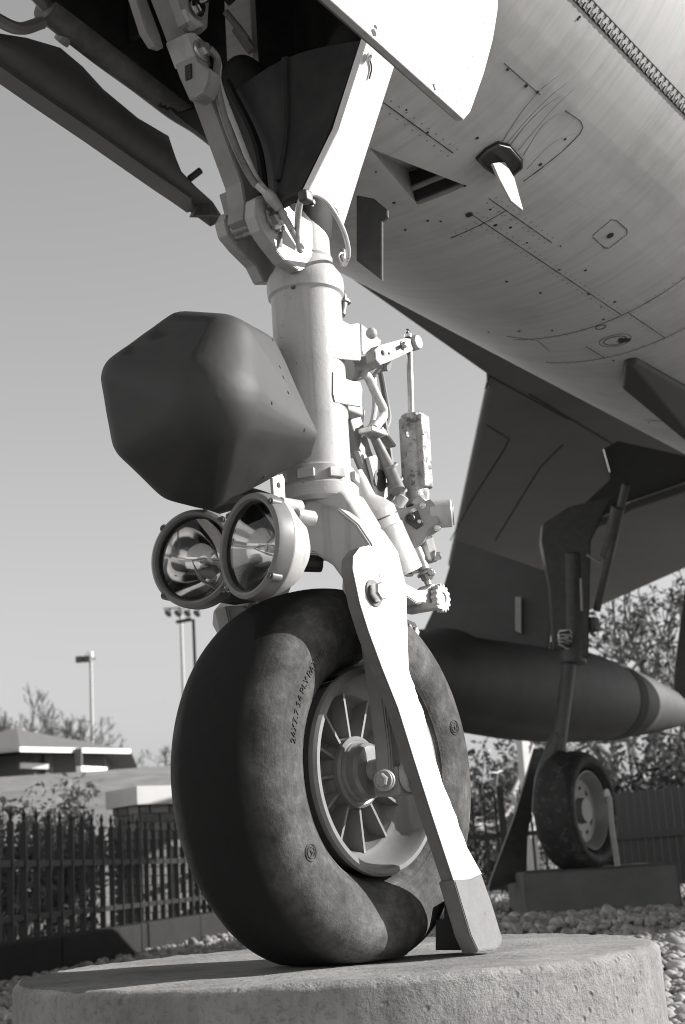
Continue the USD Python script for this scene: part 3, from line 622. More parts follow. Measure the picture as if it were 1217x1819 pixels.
obj('brace_strut', join(cyl(onY(1112, 860, YM - .3), onY(1060, 1085, YM), .022), cyl(onY(1098, 900, YM - .25), onY(1078, 990, YM - .1), .038), rbox(onY(1050, 1110, YM), AF, AL, AZ, (.08, .08, .08), .01)), DARKM, leg)
for x0, y0, x1, y1 in ((1032, 1028, 1034, 1085), (1042, 985, 1066, 1000)):
    obj('hydraulic_pipe', tube([onY(x0, y0, YM - .12), onY(x1, y1, YM - .12)], .008, 6, 0), GREYP, leg)
for k in range(3):
    cc = onY(1003, 1128 + 8 * k, YM - .10); obj('tie_strap', tube([cc + np.array([.034 * math.cos(t), -.02 - .02 * math.sin(t * 1.5 + k), .026 * math.sin(t) + .006 * math.sin(3 * t + k)]) for t in np.linspace(0, 5.2, 16)], .0042, 6, 0), STEEL, leg)
obj('tow_link', join(tube([onY(1082, 1415, YM - .2), onY(1087, 1470, YM - .22), onY(1097, 1538, YM - .2)], .016, 8), lathe([(.035, 0), (.042, .015), (.0, .02)], onY(1075, 1415, YM - .16), AL, 16)), GREYP, leg)
obj('gear_door_leaf', plate_on([(950, 1330), (968, 1330), (938, 1480), (935, 1560), (868, 1583), (872, 1565), (915, 1450)], onY(920, 1500, YM + .25), (.25, -1, 0), .03), DARKM, leg)
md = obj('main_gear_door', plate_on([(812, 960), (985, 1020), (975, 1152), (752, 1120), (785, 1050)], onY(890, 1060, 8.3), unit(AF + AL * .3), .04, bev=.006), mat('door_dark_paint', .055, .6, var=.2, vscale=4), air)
obj('door_hinge', plate_on([(915, 1060), (926, 1060), (926, 1125), (915, 1120)], onY(920, 1090, 8.24), unit(AF + AL * .3), .02), GREYP, md)
# ---- drop tank
tk = onY(935, 1224, 9.3)
prof = [(0, 2.2), (.06, 2.1), (.16, 1.8), (.25, 1.4), (.31, .9), (.335, .3), (.335, -.2), (.32, -.7), (.28, -1.3), (.22, -1.9), (.14, -2.5), (.06, -3.0), (.03, -3.3), (0, -3.35)]
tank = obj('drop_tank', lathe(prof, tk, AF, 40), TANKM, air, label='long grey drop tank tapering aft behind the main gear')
obj('tail_fin', plate_on([(1200, 1180), (1217, 1050), (1260, 1040), (1250, 1240), (1196, 1240)], onY(1210, 1150, 11.2), (0, -1, 0), .03), DARKM, tank)
obj('band', lathe([(.29, -1.2), (.279, -1.36)], tk, AF, 40), SEAM_BLACK, tank)

# ---- nose wheel (castered a few degrees)
RS = .885
wheel = obj('nose_wheel', lathe([(r * RS, t) for r, t in [(.17, .0), (.176, .06), (.178, .092), (.186, .096), (.190, .090), (.190, .099), (.185, .104), (.177, .104), (.172, .097), (.168, .080), (.163, .066), (.155, .054), (.149, .050), (.145, .046), (.140, .030), (.134, .022), (.075, .022), (.068, .030), (.064, .050), (.060, .058)]] + [(.050, .060), (.048, .066), (.046, .068), (.045, .082), (.040, .087), (.03, .088), (0, .088)], OW, AW, 96), HUBM, air, smooth=25)
tm = lathe(tyre_profile(.311, .156, .109, 2.4, 60), OW, AW, 120)
v = tm.vertices; q_ = np.clip((PAD_Z + .10 - v[:, 2]) / .10, 0, 1) ** 1.5; bb_ = (v - OW) @ AW
v += AW * (bb_ * .20 * q_)[:, None]; v[:, 2] = np.maximum(v[:, 2], PAD_Z + .003 + .0 * bb_); tm.vertices = v
tyre = obj('tyre', tm, RUBBER, wheel, smooth=40)
prT = np.array(tyre_profile(.311, .156, .109, 2.4, 400))
prT = prT[prT[:, 1] > 0]
def side_b(r):
    sel = prT[prT[:, 1] > .03]; o = np.argsort(sel[:, 0]); return np.interp(r, sel[o, 0], sel[o, 1])
def side_pt(r, th, off=0.):
    # th measured from straight up, turning towards the nose side
    return OW + AZ * r * math.cos(th) + WF * r * math.sin(th) + AW * (side_b(r) + off)
def wall_text(txt, r, th0, h):
    m = meshkit.text_mesh(txt, h, .0022); v = m.vertices.copy(); out = np.zeros_like(v)
    for i, (x, y, zz) in enumerate(v): out[i] = side_pt(r + y, th0 - x / r, zz - .0008)
    m.vertices = out; return m
obj('raised_lettering', wall_text('24X7.7 14 PLY RATING', .222, 1.42, .011), RUBBER, tyre)
def wall_ring(r, th, rad, w=.0013):
    return tube([side_pt(r + rad * math.cos(t), th + rad * math.sin(t) / r, .0004) for t in np.linspace(0, 2 * np.pi, 30)], w, 6, 0)
for th in (2.14, -1.24):
    obj('moulded_emblem', join(wall_ring(.233, th, .0125), wall_ring(.233, th, .0085), tube([side_pt(.227, th - .02, .0006), side_pt(.239, th - .02, .0006)], .001, 5, 0), tube([side_pt(.227, th + .008, .0006), side_pt(.239, th + .02, .0006)], .001, 5, 0), tube([side_pt(.233, th - .02, .0006), side_pt(.233, th + .02, .0006)], .001, 5, 0)), RUBBER, tyre)
for rr, wd in ((.190, .0008),):
    obj('mould_line', tube([side_pt(rr, t, -.0002) for t in np.linspace(0, 2 * np.pi, 120)], wd, 5, 0), RUBBER, tyre)
for i in range(12):
    th = i * 2 * math.pi / 12 + .12; u = AZ * math.cos(th) + WF * math.sin(th); s = np.cross(AW, u); w2 = .0024
    pts = [OW + u * r + s * q + AW * t for r, tl in ((.052, .052), (.147 * RS, .050)) for q in (-w2, w2) for t in (.016, tl)]
    obj('rib', man2tri(m3.Manifold.hull_points(np.array(pts))), HUBM, wheel, smooth=False)
obj('hub_ring', lathe([(.052, .05), (.058, .052), (.058, .060), (.053, .0635), (.046, .062), (.046, .05)], OW, AW, 48), HUBM, wheel)
obj('axle', cyl(OW - AW * .12, OW + AW * .125, .018, 24), GREYP, air)

# ---- strut
ZB, ZT = onA(560, 868, 0)[2], 1.60
def SA(z, a=0., b=.021): return G(a, b, z)
sz = lambda y: onA(548, y, 0)[2]
strut = obj('strut', lathe([(0, 0), (.058, 0), (.061, .004), (.061, sz(752) - ZB), (.0622, sz(748) - ZB), (.0622, sz(655) - ZB), (.063, sz(650) - ZB), (.063, sz(535) - ZB), (.0640, sz(531) - ZB), (.0682, sz(527) - ZB), (.0700, sz(514) - ZB), (.0690, sz(500) - ZB), (.0650, sz(492) - ZB), (.059, sz(484) - ZB), (.053, sz(474) - ZB), (.051, sz(466) - ZB), (.0525, sz(462) - ZB), (.049, sz(456) - ZB), (.048, sz(376) - ZB), (.0455, sz(372) - ZB), (.0455, sz(368) - ZB), (.049, sz(366) - ZB), (.049, sz(354) - ZB), (.044, sz(348) - ZB), (0, sz(346) - ZB)], SA(ZB), AZ, 64), WHITE, air, smooth=28)
p_ = SA(sz(530)) + unit(AF * .92 + AL * .25) * .0635; obj('oil_port', cyl(p_ - AF * .003, p_ + unit(AF * .92 + AL * .25) * .002, .0048, 14), DARKM, strut)
# gland nut and lower collar with castellations
zc0, zc1 = sz(905), sz(838)
obj('collar', lathe([(.05, 0), (.060, 0), (.070, .006), (.072, .012), (.072, .028), (.068, .033), (.0665, .036), (.0665, .060), (.064, .064), (.0, .064)], SA(zc0), AZ, 64), WHITE, strut, smooth=28)
for i in range(8):
    th = i * math.pi / 4 + .35; u = AF * math.cos(th) + AL * math.sin(th); s = np.cross(AZ, u)
    obj('collar_tooth', rbox(SA(zc0 + .044) + u * .068, u, s, AZ, (.010, .030, .016), .0015), WHITE, strut)
obj('piston', cyl(SA(sz(960)), SA(zc0 + .01), .048, 40), mat('grey_piston', .3, .25, metal=.6), air)

# clevis lugs towards the nose for the drag strut
LUG = G(.117, 0, 1.615)
lugpx = [(448, 352), (462, 344), (480, 345), (497, 352), (512, 368), (530, 392), (545, 430), (548, 470), (545, 505), (520, 505), (508, 480), (492, 450), (470, 430), (456, 408), (447, 380)]
obj('clevis_lug', plate_b([(456, 352), (468, 345), (486, 345), (505, 352), (520, 372), (540, 385), (565, 400), (565, 474), (532, 480), (506, 464), (482, 434), (464, 408), (454, 380)], .062, .026, bev=.003, r=.006), WHITE, air)
obj('clevis_lug', plate_b([(400, 392), (408, 376), (424, 370), (440, 374), (455, 392), (480, 420), (500, 460), (505, 500), (470, 500), (455, 470), (425, 440), (406, 416)], -.045, .026, bev=.003, r=.006), WHITE, air)
bc = onB(488, 386, .064)
nutm = join(hexbolt(bc, AL, .017, .014), cyl(bc, bc + AL * .022, .009, 16))
cas = [rbox(bc + AL * .003 + (AF * math.cos(t) + AZ * math.sin(t)) * .024, AF * math.cos(t) + AZ * math.sin(t), np.cross(AL, AF * math.cos(t) + AZ * math.sin(t)), AL, (.006, .006, .006), .001) for t in np.arange(10) * 2 * np.pi / 10]
obj('castle_nut', join(nutm, cas, cyl(bc - AL * .001, bc + AL * .003, .024, 24)), STEEL, air)
obj('pivot_pin', cyl(G(.112, -.075, 1.615), G(.112, .066, 1.615), .018, 20), STEEL, air)
obj('lock_wire', tube([onB(502, 402, .066), onB(498, 438, .066)], .003, 6, 0), STEEL, air)

# ---- drag strut going up and forward into the well
TOPZ = None
P_lo, P_mid, P_hi = onB(430, 375, 0.), onB(352, 110, 0.), onB(300, -40, 0.)
drag = obj('drag_strut', plate_b([(367, 150), (382, 150), (447, 318), (462, 345), (468, 372), (458, 392), (444, 398), (434, 388), (436, 360), (430, 322)], .022, .040, bev=.003, r=.003), GREYP, air, label='grey painted drag strut running from the leg up into the wheel well')
ach = (onB(345, 112, .030) - O) @ AF
obj('channel_face', plate_a([(262, -12), (312, -12), (330, 56), (353, 108), (374, 124), (370, 148), (362, 166), (348, 176), (335, 176), (318, 138), (290, 60)], ach, .03, bev=.003), GREYP, drag)
obj('link_eye', plate_b([(404, 340), (418, 345), (428, 372), (424, 384), (414, 378)], -.03, .02, bev=.002), GREYP, drag)
hexn = onB(358, 90, .036)
obj('knuckle_plate', plate_b([(333, 58), (346, 57), (372, 80), (375, 116), (358, 106), (350, 104)], .034, .05, bev=.002), WHITE, drag)
obj('knuckle_bolt', join(hexbolt(hexn, AL, .013, .014), cyl(hexn - AL * .001, hexn + AL * .004, .019, 20)), STEEL, drag)
obj('slot', rbox(onA(335, 128, ach + .001), AL, AZ, AF, (.014, .028, .004), .0015), SEAM_BLACK, drag)
obj('upper_link', join(plate_b([(238, -20), (255, -20), (285, 60), (292, 84), (278, 80), (262, 55)], -.02, .02, bev=.003), plate_b([(312, -20), (330, -20), (348, 30), (364, 38), (350, 52), (332, 40)], .045, .022, bev=.003), plate_b([(360, -20), (374, -20), (370, 48), (360, 58), (356, 40)], .035, .02, bev=.003)), GREYP, drag)
obj('upper_clip', plate_b([(330, 14), (345, 30), (364, 44), (352, 48), (338, 36)], .052, .02, bev=.002), WHITE, drag)
obj('upper_bolt', join(hexbolt(onB(350, 14, .05), AL, .012, .012), hexbolt(onB(354, 2, .05), AL, .008, .02)), CHROME, drag)

# ---- trunnion casting: flares from the strut top up to both sides of the well; the front's shade and the left side's sunlight are put into the paint
low0, low1 = onB(545, 368, .15), onB(606, 372, .15)
h0, h1 = onB(655, 96, .30), onB(705, 96, .30)
pn = unit(np.cross(h0 - low0, low1 - low0)); pn = pn if pn @ AL > 0 else -pn
SIDE = [(546, 352), (566, 348), (600, 372), (607, 392), (622, 350), (708, 108), (690, 96), (660, 60), (651, 80)]
tr_plane = (low0, pn)
cast = obj('trunnion_casting', plate_on([(547, 340), (560, 344), (578, 352), (598, 374), (610, 405), (642, 302), (712, 84), (690, 60), (652, 70), (600, 232)], low0, pn, .012, bev=.002), WHITE2, air, label='white painted side face of the trunnion casting at the top of the leg')
frontpts = [(470, 350), (545, 372), (655, 92), (660, 40), (590, 60), (560, 150), (500, 185), (440, 150), (420, 170), (470, 215), (478, 260)]
fl = [onP(x, y, low0, pn) for x, y in ((546, 342), (598, 232), (652, 76))]
fr_ = [G(.005, -.065, 1.66), G(.0, -.13, 1.82), G(.0, -.27, 1.98)]
A_l, A_r = smooth_path(np.array(fl), 8), smooth_path(np.array(fr_), 8)
web = []
for p, q in zip(A_l, A_r): web.append(np.array([(p - pn * .014) * (1 - t) + q * t + AF * .02 * math.sin(t * math.pi * 2.) + AF * .015 * math.sin(t * math.pi) for t in np.linspace(0, 1, 14)]))
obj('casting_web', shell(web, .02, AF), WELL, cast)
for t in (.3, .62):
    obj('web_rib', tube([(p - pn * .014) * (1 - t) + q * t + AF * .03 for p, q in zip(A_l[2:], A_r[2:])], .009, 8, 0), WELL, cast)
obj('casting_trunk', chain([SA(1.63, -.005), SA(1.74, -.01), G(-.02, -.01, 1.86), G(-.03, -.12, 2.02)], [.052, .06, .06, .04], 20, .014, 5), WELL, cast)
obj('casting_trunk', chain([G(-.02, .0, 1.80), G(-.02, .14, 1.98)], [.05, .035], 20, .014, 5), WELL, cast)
obj('scratch_wire', tube([onP(x, y, low0 + pn * .002, pn) for x, y in ((655, 100), (660, 120), (656, 140))], .0015, 5), SEAM_BLACK, cast)
obj('eyelet', lathe([(.004, 0), (.008, .001), (.008, .003), (.004, .004), (.004, 0)], onP(654, 100, low0 + pn * .003, pn), pn, 14), STEEL, cast)

# ---- nose gear doors
ld = obj('nose_gear_door', plate_b([(560, -25), (824, 212), (836, 198), (860, 130), (876, 70), (884, 20), (888, -60), (892, -140), (560, -140)], .62, .010, bev=.001), WHITE, air, label='white left nose gear door hanging open, sunlit')
obj('edge_seal', plate_b([(560, -24), (824, 212), (816, 211), (556, -17)], .608, .006, bev=0), DARKM, ld)
dfs = []
for (x0, y0, x1, y1, n_) in ((600, -6, 800, 172, 16), (812, 180, 868, 20, 9)):
    for q in np.linspace(0, 1, n_):
        p = onB(x0 + (x1 - x0) * q, y0 + (y1 - y0) * q, .62); dfs.append(cyl(p - AL * .001, p + AL * .0006, .0024, 10, ch=.0004))
obj('door_rivet', dfs, GREYP, ld, kind='stuff')
for x, y, r_ in ((664, 58, .004), (667, 48, .0025), (770, 152, .002), (772, 158, .0016)):
    p = onB(x, y, .62); pts = [(r_ * (1 + .5 * rng.random()) * math.cos(t), r_ * (1 + .6 * rng.random()) * math.sin(t)) for t in np.linspace(0, 2 * np.pi, 11)[:-1]]
    obj('paint_chip', prism(Polygon(pts), p + AL * .0008, np.cross(AZ, AL), AZ, .0012, bev=0), SEAM_BLACK, ld)
# right door: curved shell hanging on the far side of the well
rdp = []
top_px = [(-60, 40), (60, 60), (120, 78), (160, 112), (196, 152), (258, 204), (312, 236), (318, 290), (340, 322), (368, 352), (356, 378)]
bot_px = [(-60, 105), (0, 148), (60, 190), (110, 224), (160, 258), (200, 286), (240, 314), (280, 342), (310, 362), (340, 383), (369, 404)]
rings = []
for (tx, ty), (bx_, by_) in zip(top_px, bot_px):
    tpt, bpt = onB(tx, ty, -.40), onB(bx_, by_, -.46)
    k = 7; pts = []
    for s in np.linspace(0, 1, k):
        bulge = .07 * math.sin(math.pi * min(1, s * 1.25) * .5) * (1 if s < .8 else (1 - (s - .8) * 2.2))
        pts.append(tpt * (1 - s) + bpt * s + AL * (bulge - .02))
    rings.append(np.array(pts))
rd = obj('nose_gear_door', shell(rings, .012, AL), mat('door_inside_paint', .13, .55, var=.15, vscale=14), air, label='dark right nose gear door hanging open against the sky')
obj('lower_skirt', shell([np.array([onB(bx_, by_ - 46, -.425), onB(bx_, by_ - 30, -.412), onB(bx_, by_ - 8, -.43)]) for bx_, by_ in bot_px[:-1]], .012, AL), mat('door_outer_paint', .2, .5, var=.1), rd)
obj('latch_pin', cyl(onB(336, 318, -.40), onB(357, 302, -.37), .0075, 12), DARKM, rd)
obj('hinge_arm', tube([onB(162, -10, -.36), onB(146, 20, -.36), (onB(122, 55, -.37)), onB(108, 75, -.39)], .016, 10), GREYP, rd)
obj('hinge_arm', tube([onB(60, -10, -.36), onB(92, 24, -.37), onB(124, 52, -.37)], .011, 10), GREYP, rd)
obj('door_rod', tube([onB(-30, 20, -.36), onB(30, 50, -.36), onB(75, 40, -.36)], .012, 8), GREYP, rd)
# tattered sealing strip on the lower right edge of the fuselage
rag = []
for i, x in enumerate(np.linspace(284, 338, 13)):
    p, a_, n = (onB(x, 186 + (x - 284) * .42 + rng.uniform(-3, 3), WB0 + .002), 0, AL); rag.append(p)
obj('torn_seal', tube(rag, [.002 + .003 * rng.random() for _ in rag], 5, 0), SEAM_BLACK, body)

# ---- fork
fork = obj('fork', join(plate_a([(524, 905), (548, 890), (600, 902), (634, 930), (658, 966), (672, 1025), (674, 1112), (626, 1112), (622, 1075), (604, 1045), (606, 1028), (588, 1003), (560, 985), (524, 985)], .064, .088, bev=.006, r=.01),
     plate_a([(530, 905), (512, 915), (470, 955), (438, 1000), (405, 1050), (376, 1085), (374, 1110), (384, 1128), (430, 1140), (445, 1080), (470, 1020), (500, 985), (530, 985)], .03, .09, bev=.006, r=.008)), WHITE, air)
obj('fork_shoulder', man2tri(hull_pts([SA(sz(900)), G(.02, .085, sz(905)), G(-.03, .085, sz(905)), G(.02, .115, sz(955)), G(-.03, .115, sz(955)), SA(sz(940))], [.05, .012, .012, .010, .010, .04])), WHITE, fork)
obj('fork_leg', plate_b([(636, 1030), (690, 1030), (700, 1100), (706, 1230), (708, 1290), (715, 1345), (715, 1402), (697, 1404), (693, 1330), (685, 1262), (675, 1190), (662, 1105), (646, 1072)], .150, .032, bev=.005, r=.004), GREYP, fork)
fl2 = plate_b([(636, 1030), (690, 1030), (700, 1100), (706, 1230), (708, 1290), (715, 1345), (715, 1402), (697, 1404), (693, 1330), (685, 1262), (675, 1190), (662, 1105), (646, 1072)], .150, .032, bev=.005, r=.004)
fl2.vertices = fl2.vertices - AL * .272
obj('fork_leg', fl2, GREYP, fork)
obj('axle_clamp', join(rbox(onB(699, 1388, .134), AF, AL, AZ, (.044, .050, .046), .004)), GREYP, fork)
obj('clamp_bolt', join(hexbolt(onA(683, 1386, .072), AF, .011, .012), cyl(onA(683, 1386, .06), onA(683, 1386, .074), .017, 20)), GREYP, fork)
ax = onB(722, 1377, .158)
obj('axle_ring', lathe([(.012, .0), (.022, .0), (.027, .003), (.027, .012), (.023, .016), (.018, .015), (.016, .006), (.0, .004)], ax, AL, 30), WHITE, fork)
obj('axle_pin', cyl(ax, ax + AL * .014, .006, 12), STEEL, fork)

# ---- landing lights
BEZ = mat('lamp_bezel', .16, .35, var=.15, vscale=30)
def lamp(px, py, a, axis, R, label, bracket):
    c = onA(px, py, a); ax = unit(axis); e1, e2, _ = basis(ax)
    L_ = obj('landing_light', lathe([(R * .99, -.006), (R * .97, -.020), (R * .9, -.042), (R * .72, -.066), (R * .45, -.084), (R * .2, -.091), (0, -.092)][::-1], c, ax, 56), WHITE, air, label=label)
    obj('bezel', lathe([(R * .86, -.004), (R * .86, .002), (R * .89, .008), (R * .94, .010), (R * 1.0, .006), (R * 1.02, -.002), (R * 1.02, -.02), (R * .99, -.024), (R * .985, -.006)], c, ax, 64), BEZ, L_, smooth=25)
    obj('gasket', lathe([(R * .86, -.01), (R * .86, .0005), (R * .84, .0015), (R * .83, -.002), (R * .83, -.012)], c, ax, 64), SEAM_BLACK, L_)
    obj('lens', lathe([(R * .845, .000), (R * .6, .005), (R * .4, .009), (R * .2, .011), (0, .0115)], c, ax, 48), GLASS, L_)
    refl = [(R * .84 * math.sqrt(s), -.048 + .044 * s) for s in np.linspace(0, 1, 20)]
    obj('reflector', lathe(refl, c, ax, 64), MIRROR, L_)
    obj('bulb', join(cyl(c - ax * .048, c - ax * .026, .007, 14), cyl(c - ax * .026, c - ax * .012, .0045, 12), tube([c - ax * .012 + e1 * .012, c - ax * .010, c - ax * .012 - e1 * .012], .0012, 5), tube([c - ax * .012 + e1 * .012, c - ax * .046 + e1 * .03], .0012, 5, 0), tube([c - ax * .012 - e1 * .012, c - ax * .046 - e1 * .03], .0012, 5, 0)), STEEL, L_)
    for k in range(4):
        th = k * math.pi / 2 + .75; u = e1 * math.cos(th) + e2 * math.sin(th)
        obj('bezel_tab', cyl(c + u * R * .985 - ax * .012, c + u * R * .985 + ax * .006, .0072, 16), BEZ, L_)
        obj('tab_screw', screw(c + u * R * .985 + ax * .007, ax, .0045, .002), DARKM, L_)
    obj('rear_boss', join(cyl(c + unit(AZ * .85 + AL * .5) * R * .86 - ax * .02, c + unit(AZ * .85 + AL * .5) * R * .86 - ax * .06, .013, 16), cyl(c + unit(AZ * .6 + AL * .8) * R * .84 - ax * .03, c + unit(AZ * .6 + AL * .8) * R * .84 - ax * .065, .012, 16)), WHITE, L_)
    for hole, zz in bracket:
        obj('bracket', zz, WHITE, L_)
    return c, ax
axR = unit(AF * .95 - AL * .30 + AZ * .03); axL = unit(AF * 1. + AL * .16 + AZ * -.02)
brk = plate_b([(484, 848), (502, 842), (506, 850), (508, 898), (488, 900)], .055, .006, bev=.001, holes_px=[(495, 862, .0045)])
lamp(448, 970, .27, axR, .082, 'right of the twin landing lights, nearer the camera, in a white housing', [(None, brk)])
lamp(346, 992, .20, axL, .081, 'left of the twin landing lights, partly hidden by its neighbour', [])
obj('lamp_carrier', join(tube([onA(470, 1010, .12), onA(520, 1000, .06), onA(570, 1000, .02)], .016, 10), tube([onA(360, 900, .14), onA(430, 885, .10), onA(500, 905, .05)], .02, 10), rbox(onA(400, 1040, .10), AF, AL, AZ, (.12, .06, .05), .008)), DARKM, air)

# ---- equipment pod in front of the leg
frontv = [(230, 674, 2.09), (328, 602, 2.13), (392, 624, 2.09), (372, 712, 2.065), (368, 850, 2.22), (318, 836, 2.20), (256, 772, 2.13)]
backv = [(452, 600, 2.26), (474, 612, 2.30), (544, 772, 2.26), (536, 796, 2.30), (330, 600, 2.4), (240, 690, 2.4), (260, 800, 2.4), (380, 860, 2.3), (424, 842, 2.34)]
pm = hull_pts([onY(*q) for q in frontv + backv], [.044, .044, .058, .085, .05, .05, .052] + [.016, .016, .018, .02] + [.02] * 5, 40)
pt = man2tri(pm.refine_to_length(.008)); pt.merge_vertices(); trimesh.smoothing.filter_taubin(pt, iterations=30)
pt.vertices += pt.vertex_normals * ((meshkit.fbm(pt.vertices * 14, 3, 8) - .5) * .003)[:, None]
podp = obj('equipment_pod', pt, POD, air, smooth=True, label='dark rounded fibreglass pod on the front of the leg')
sd = []
for (x, y) in [(484, 604), (497, 652), (503, 670), (512, 697), (541, 764), (470, 846), (483, 716)]:
    p = onY(x, y, 2.2); d_ = unit(ray(x, y))
    loc, _, tri = pt.ray.intersects_location([CAM], [d_], multiple_hits=False)
    if len(loc): n = pt.face_normals[tri[0]]; sd.append(cyl(loc[0] - n * .003, loc[0] + n * .0012, .003, 8))
if sd: obj('pod_rivet', sd, SEAM_BLACK, podp, kind='stuff')
obj('pod_mount', join(lathe([(.0, .0), (.024, .0), (.03, .006), (.032, .022), (.03, .03), (0, .03)][::1], onA(505, 672, .055), -AF * .3 - AL * .9, 30), cyl(onA(520, 672, .05), onA(548, 672, 0.), .026, 24)), WHITE, air)

# ---- clamps, steering link and actuator on the aft side of the leg
def bent(pix, b, ry, thick, **k): return plate_on(pix, O + AL * b, unit(AL + AF * ry), thick, **k)
cpl = obj('clamp_plate', bent([(589, 551), (598, 556), (610, 570), (622, 576), (640, 574), (641, 640), (612, 638), (594, 636), (590, 626)], .086, .25, .006, r=.003, bev=.001), WHITE, air)
obj('flange', bent([(642, 575), (664, 592), (678, 605), (668, 640), (643, 640)], .082, -.35, .02, bev=.001), WHITE, cpl)
obj('clamp_plate', bent([(592, 657), (605, 668), (624, 676), (640, 678), (644, 690), (643, 722), (615, 718), (595, 714), (592, 700)], .086, .2, .006, r=.003, bev=.001), WHITE, air)
obj('pivot_barrel', join(tube([onB(606, 655, .02), onB(640, 652, .02), onB(672, 645, .03), onB(692, 648, .05)], [.03, .024, .02, .012], 14), rbox(onB(612, 730, .03), AF, AL, AZ, (.05, .05, .022), .004)), GREYP, air)
obj('clamp_ball', man2tri(hull_pts([onB(660, 592, .05)], [.011])), WHITE, air)
obj('link_arm', plate_b([(666, 622), (676, 613), (722, 600), (734, 602), (738, 612), (734, 622), (722, 628), (690, 643), (676, 648), (668, 640)], .10, .022, bev=.002, r=.004, holes_px=[(680, 627, .0045), (691, 628, .0015)]), GREYP, air)
obj('link_eye', join(lathe([(0, 0), (.013, 0), (.0145, .003), (.0145, .018), (.013, .022), (0, .022)], onB(727, 612, .085), AL, 24), lathe([(.0, 0), (.012, 0), (.012, .004), (0, .004)], onB(736, 612, .08), AL, 20)), WHITE, air)
obj('link_nut', join(hexbolt(onB(717, 613, .101), AL, .007, .008), cyl(onB(717, 613, .10), onB(717, 613, .112), .0035, 10)), STEEL, air)
gn = onB(725, 600, .09); obj('grease_nipple', lathe([(.008, 0), (.008, .006), (.0045, .007), (.003, .012), (.004, .014), (.002, .018), (0, .018)], gn, AZ, 14), CHROME, air)
rt, rb = onB(727, 612, .09), onB(731, 742, .09)
obj('actuator_rod', cyl(rt, rb, .0062, 18), STEEL, air)
cb0, cb1 = onB(734, 738, .09), onB(743, 900, .09)
cd = unit(cb1 - cb0); cl = np.linalg.norm(cb1 - cb0)
act = lathe([(0, 0), (.021, 0), (.0235, .002), (.0235, .014), (.020, .018), (.0215, .024), (.0215, .030), (.0195, .034), (.0225, .040), (.0225, cl)], cb0, cd, 32)
act.vertices += (meshkit.fbm(act.vertices * 60, 3, 5) - .5)[:, None] * .003
obj('actuator', join(act, rbox(cb0 + cd * .075 + unit(np.cross(cd, AF)) * -.001, cd, AF, np.cross(cd, AF), (cl * .8, .03, .052), .004)), ALU, air, label='flaking grey steering actuator beside the leg')
obj('gland', join(screw(onB(722, 772, .115), AL, .005, .003), screw(onB(751, 768, .115), AL, .005, .003)), ALU, air)
# hoses and pipes
obj('hose', tube([onB(647, 664, .05), onB(655, 672, .05), (onB(668, 700, .05)), onB(680, 724, .05), onB(682, 738, .05), onB(672, 752, .06), onB(664, 762, .07)], .0085, 12), HOSEW, air)
obj('hose', tube([onB(664, 775, .06), onB(676, 800, .06), onB(690, 830, .07), onB(700, 852, .08), onB(708, 872, .09)], [.008, .010, .012, .0125, .013], 14), HOSE, air)
for (x, y, q) in ((693, 826, .014), (702, 852, .0145), (709, 872, .015)):
    d_ = unit(onB(x + 3, y + 8, .075) - onB(x, y, .075)); obj('hose_clip', cyl(onB(x, y, .075), onB(x, y, .075) + d_ * .005, q, 20), GREYP, air)
obj('hose', tube([onB(660, 665, .0), onB(672, 700, .0), onB(681, 740, .0), (onB(690, 790, .0)), onB(696, 830, 0)], .006, 10), HOSE, air)
obj('hose', tube([onB(676, 660, .0), onB(685, 710, -.01), onB(690, 745, -.01), onB(680, 768, 0), onB(660, 775, .02)], .006, 10), HOSE, air)
obj('hose', tube([onB(663, 662, .02), onB(666, 720, .02), onB(660, 760, .02)], .0055, 10), HOSEW, air)
obj('hose_fitting', join(lathe([(0, 0), (.014, 0), (.015, .004), (.015, .014), (.010, .018), (.010, .028), (0, .028)], onB(660, 772, .055), onB(668, 745, .055) - onB(660, 772, .055), 8), rbox(onB(662, 768, .075), AF, AL, AZ, (.05, .03, .012), .003), rbox(onB(684, 778, .055), unit(AF * -.8 - AZ * .5), AL, unit(AZ * .8 - AF * .5), (.05, .02, .006), .002)), STEEL, air)
obj('link_bar', plate_b([(622, 745), (640, 735), (648, 760), (660, 800), (700, 895), (678, 895), (640, 805)], .03, .02, bev=.002), GREYP, air)
obj('link_plate', plate_b([(612, 752), (624, 740), (642, 722), (650, 730), (645, 760), (636, 785), (648, 800), (632, 812), (620, 790)], .015, .02, bev=.002), WHITE, air)
obj('drilled_plate', plate_b([(655, 812), (668, 808), (690, 840), (702, 882), (690, 900), (672, 880)], .06, .008, bev=.001), WHITE, air)
obj('plate_hole', plate_on([(668 + 10 * math.cos(t) + 7 * math.sin(t) * .4 + 8, 853 + 20 * math.sin(t)) for t in np.linspace(0, 2 * np.pi, 24)[:-1]], O + AL * .0612, AL, .004, bev=0), DARKM, air)
obj('link_strap', plate_b([(636, 800), (650, 806), (690, 880), (698, 902), (682, 902), (650, 840)], .05, .01, bev=.001), GREYP, air)
# stepped conical damper
c0, c1 = onB(628, 838, .055), onB(690, 990, .075)
cdv = unit(c1 - c0)
def at_len(s): return c0 + cdv * s
obj('damper', lathe([(0, 0), (.014, 0), (.016, .003), (.0165, .012), (.0175, .015), (.020, .045), (.0215, .052), (.032, .062), (.042, .075), (.045, .080), (.045, .11), (.047, .112), (.047, .13), (.05, .20), (0, .205)], c0, cdv, 36), WHITE, air, label='white stepped conical steering damper behind the leg')
obj('damper_wire', tube([at_len(.094) + (unit(np.cross(cdv, AZ)) * math.cos(t) + unit(np.cross(cdv, np.cross(cdv, AZ))) * math.sin(t)) * .0455 for t in np.linspace(0, 2 * np.pi, 30)], .0014, 5, 0), DARKM, air)
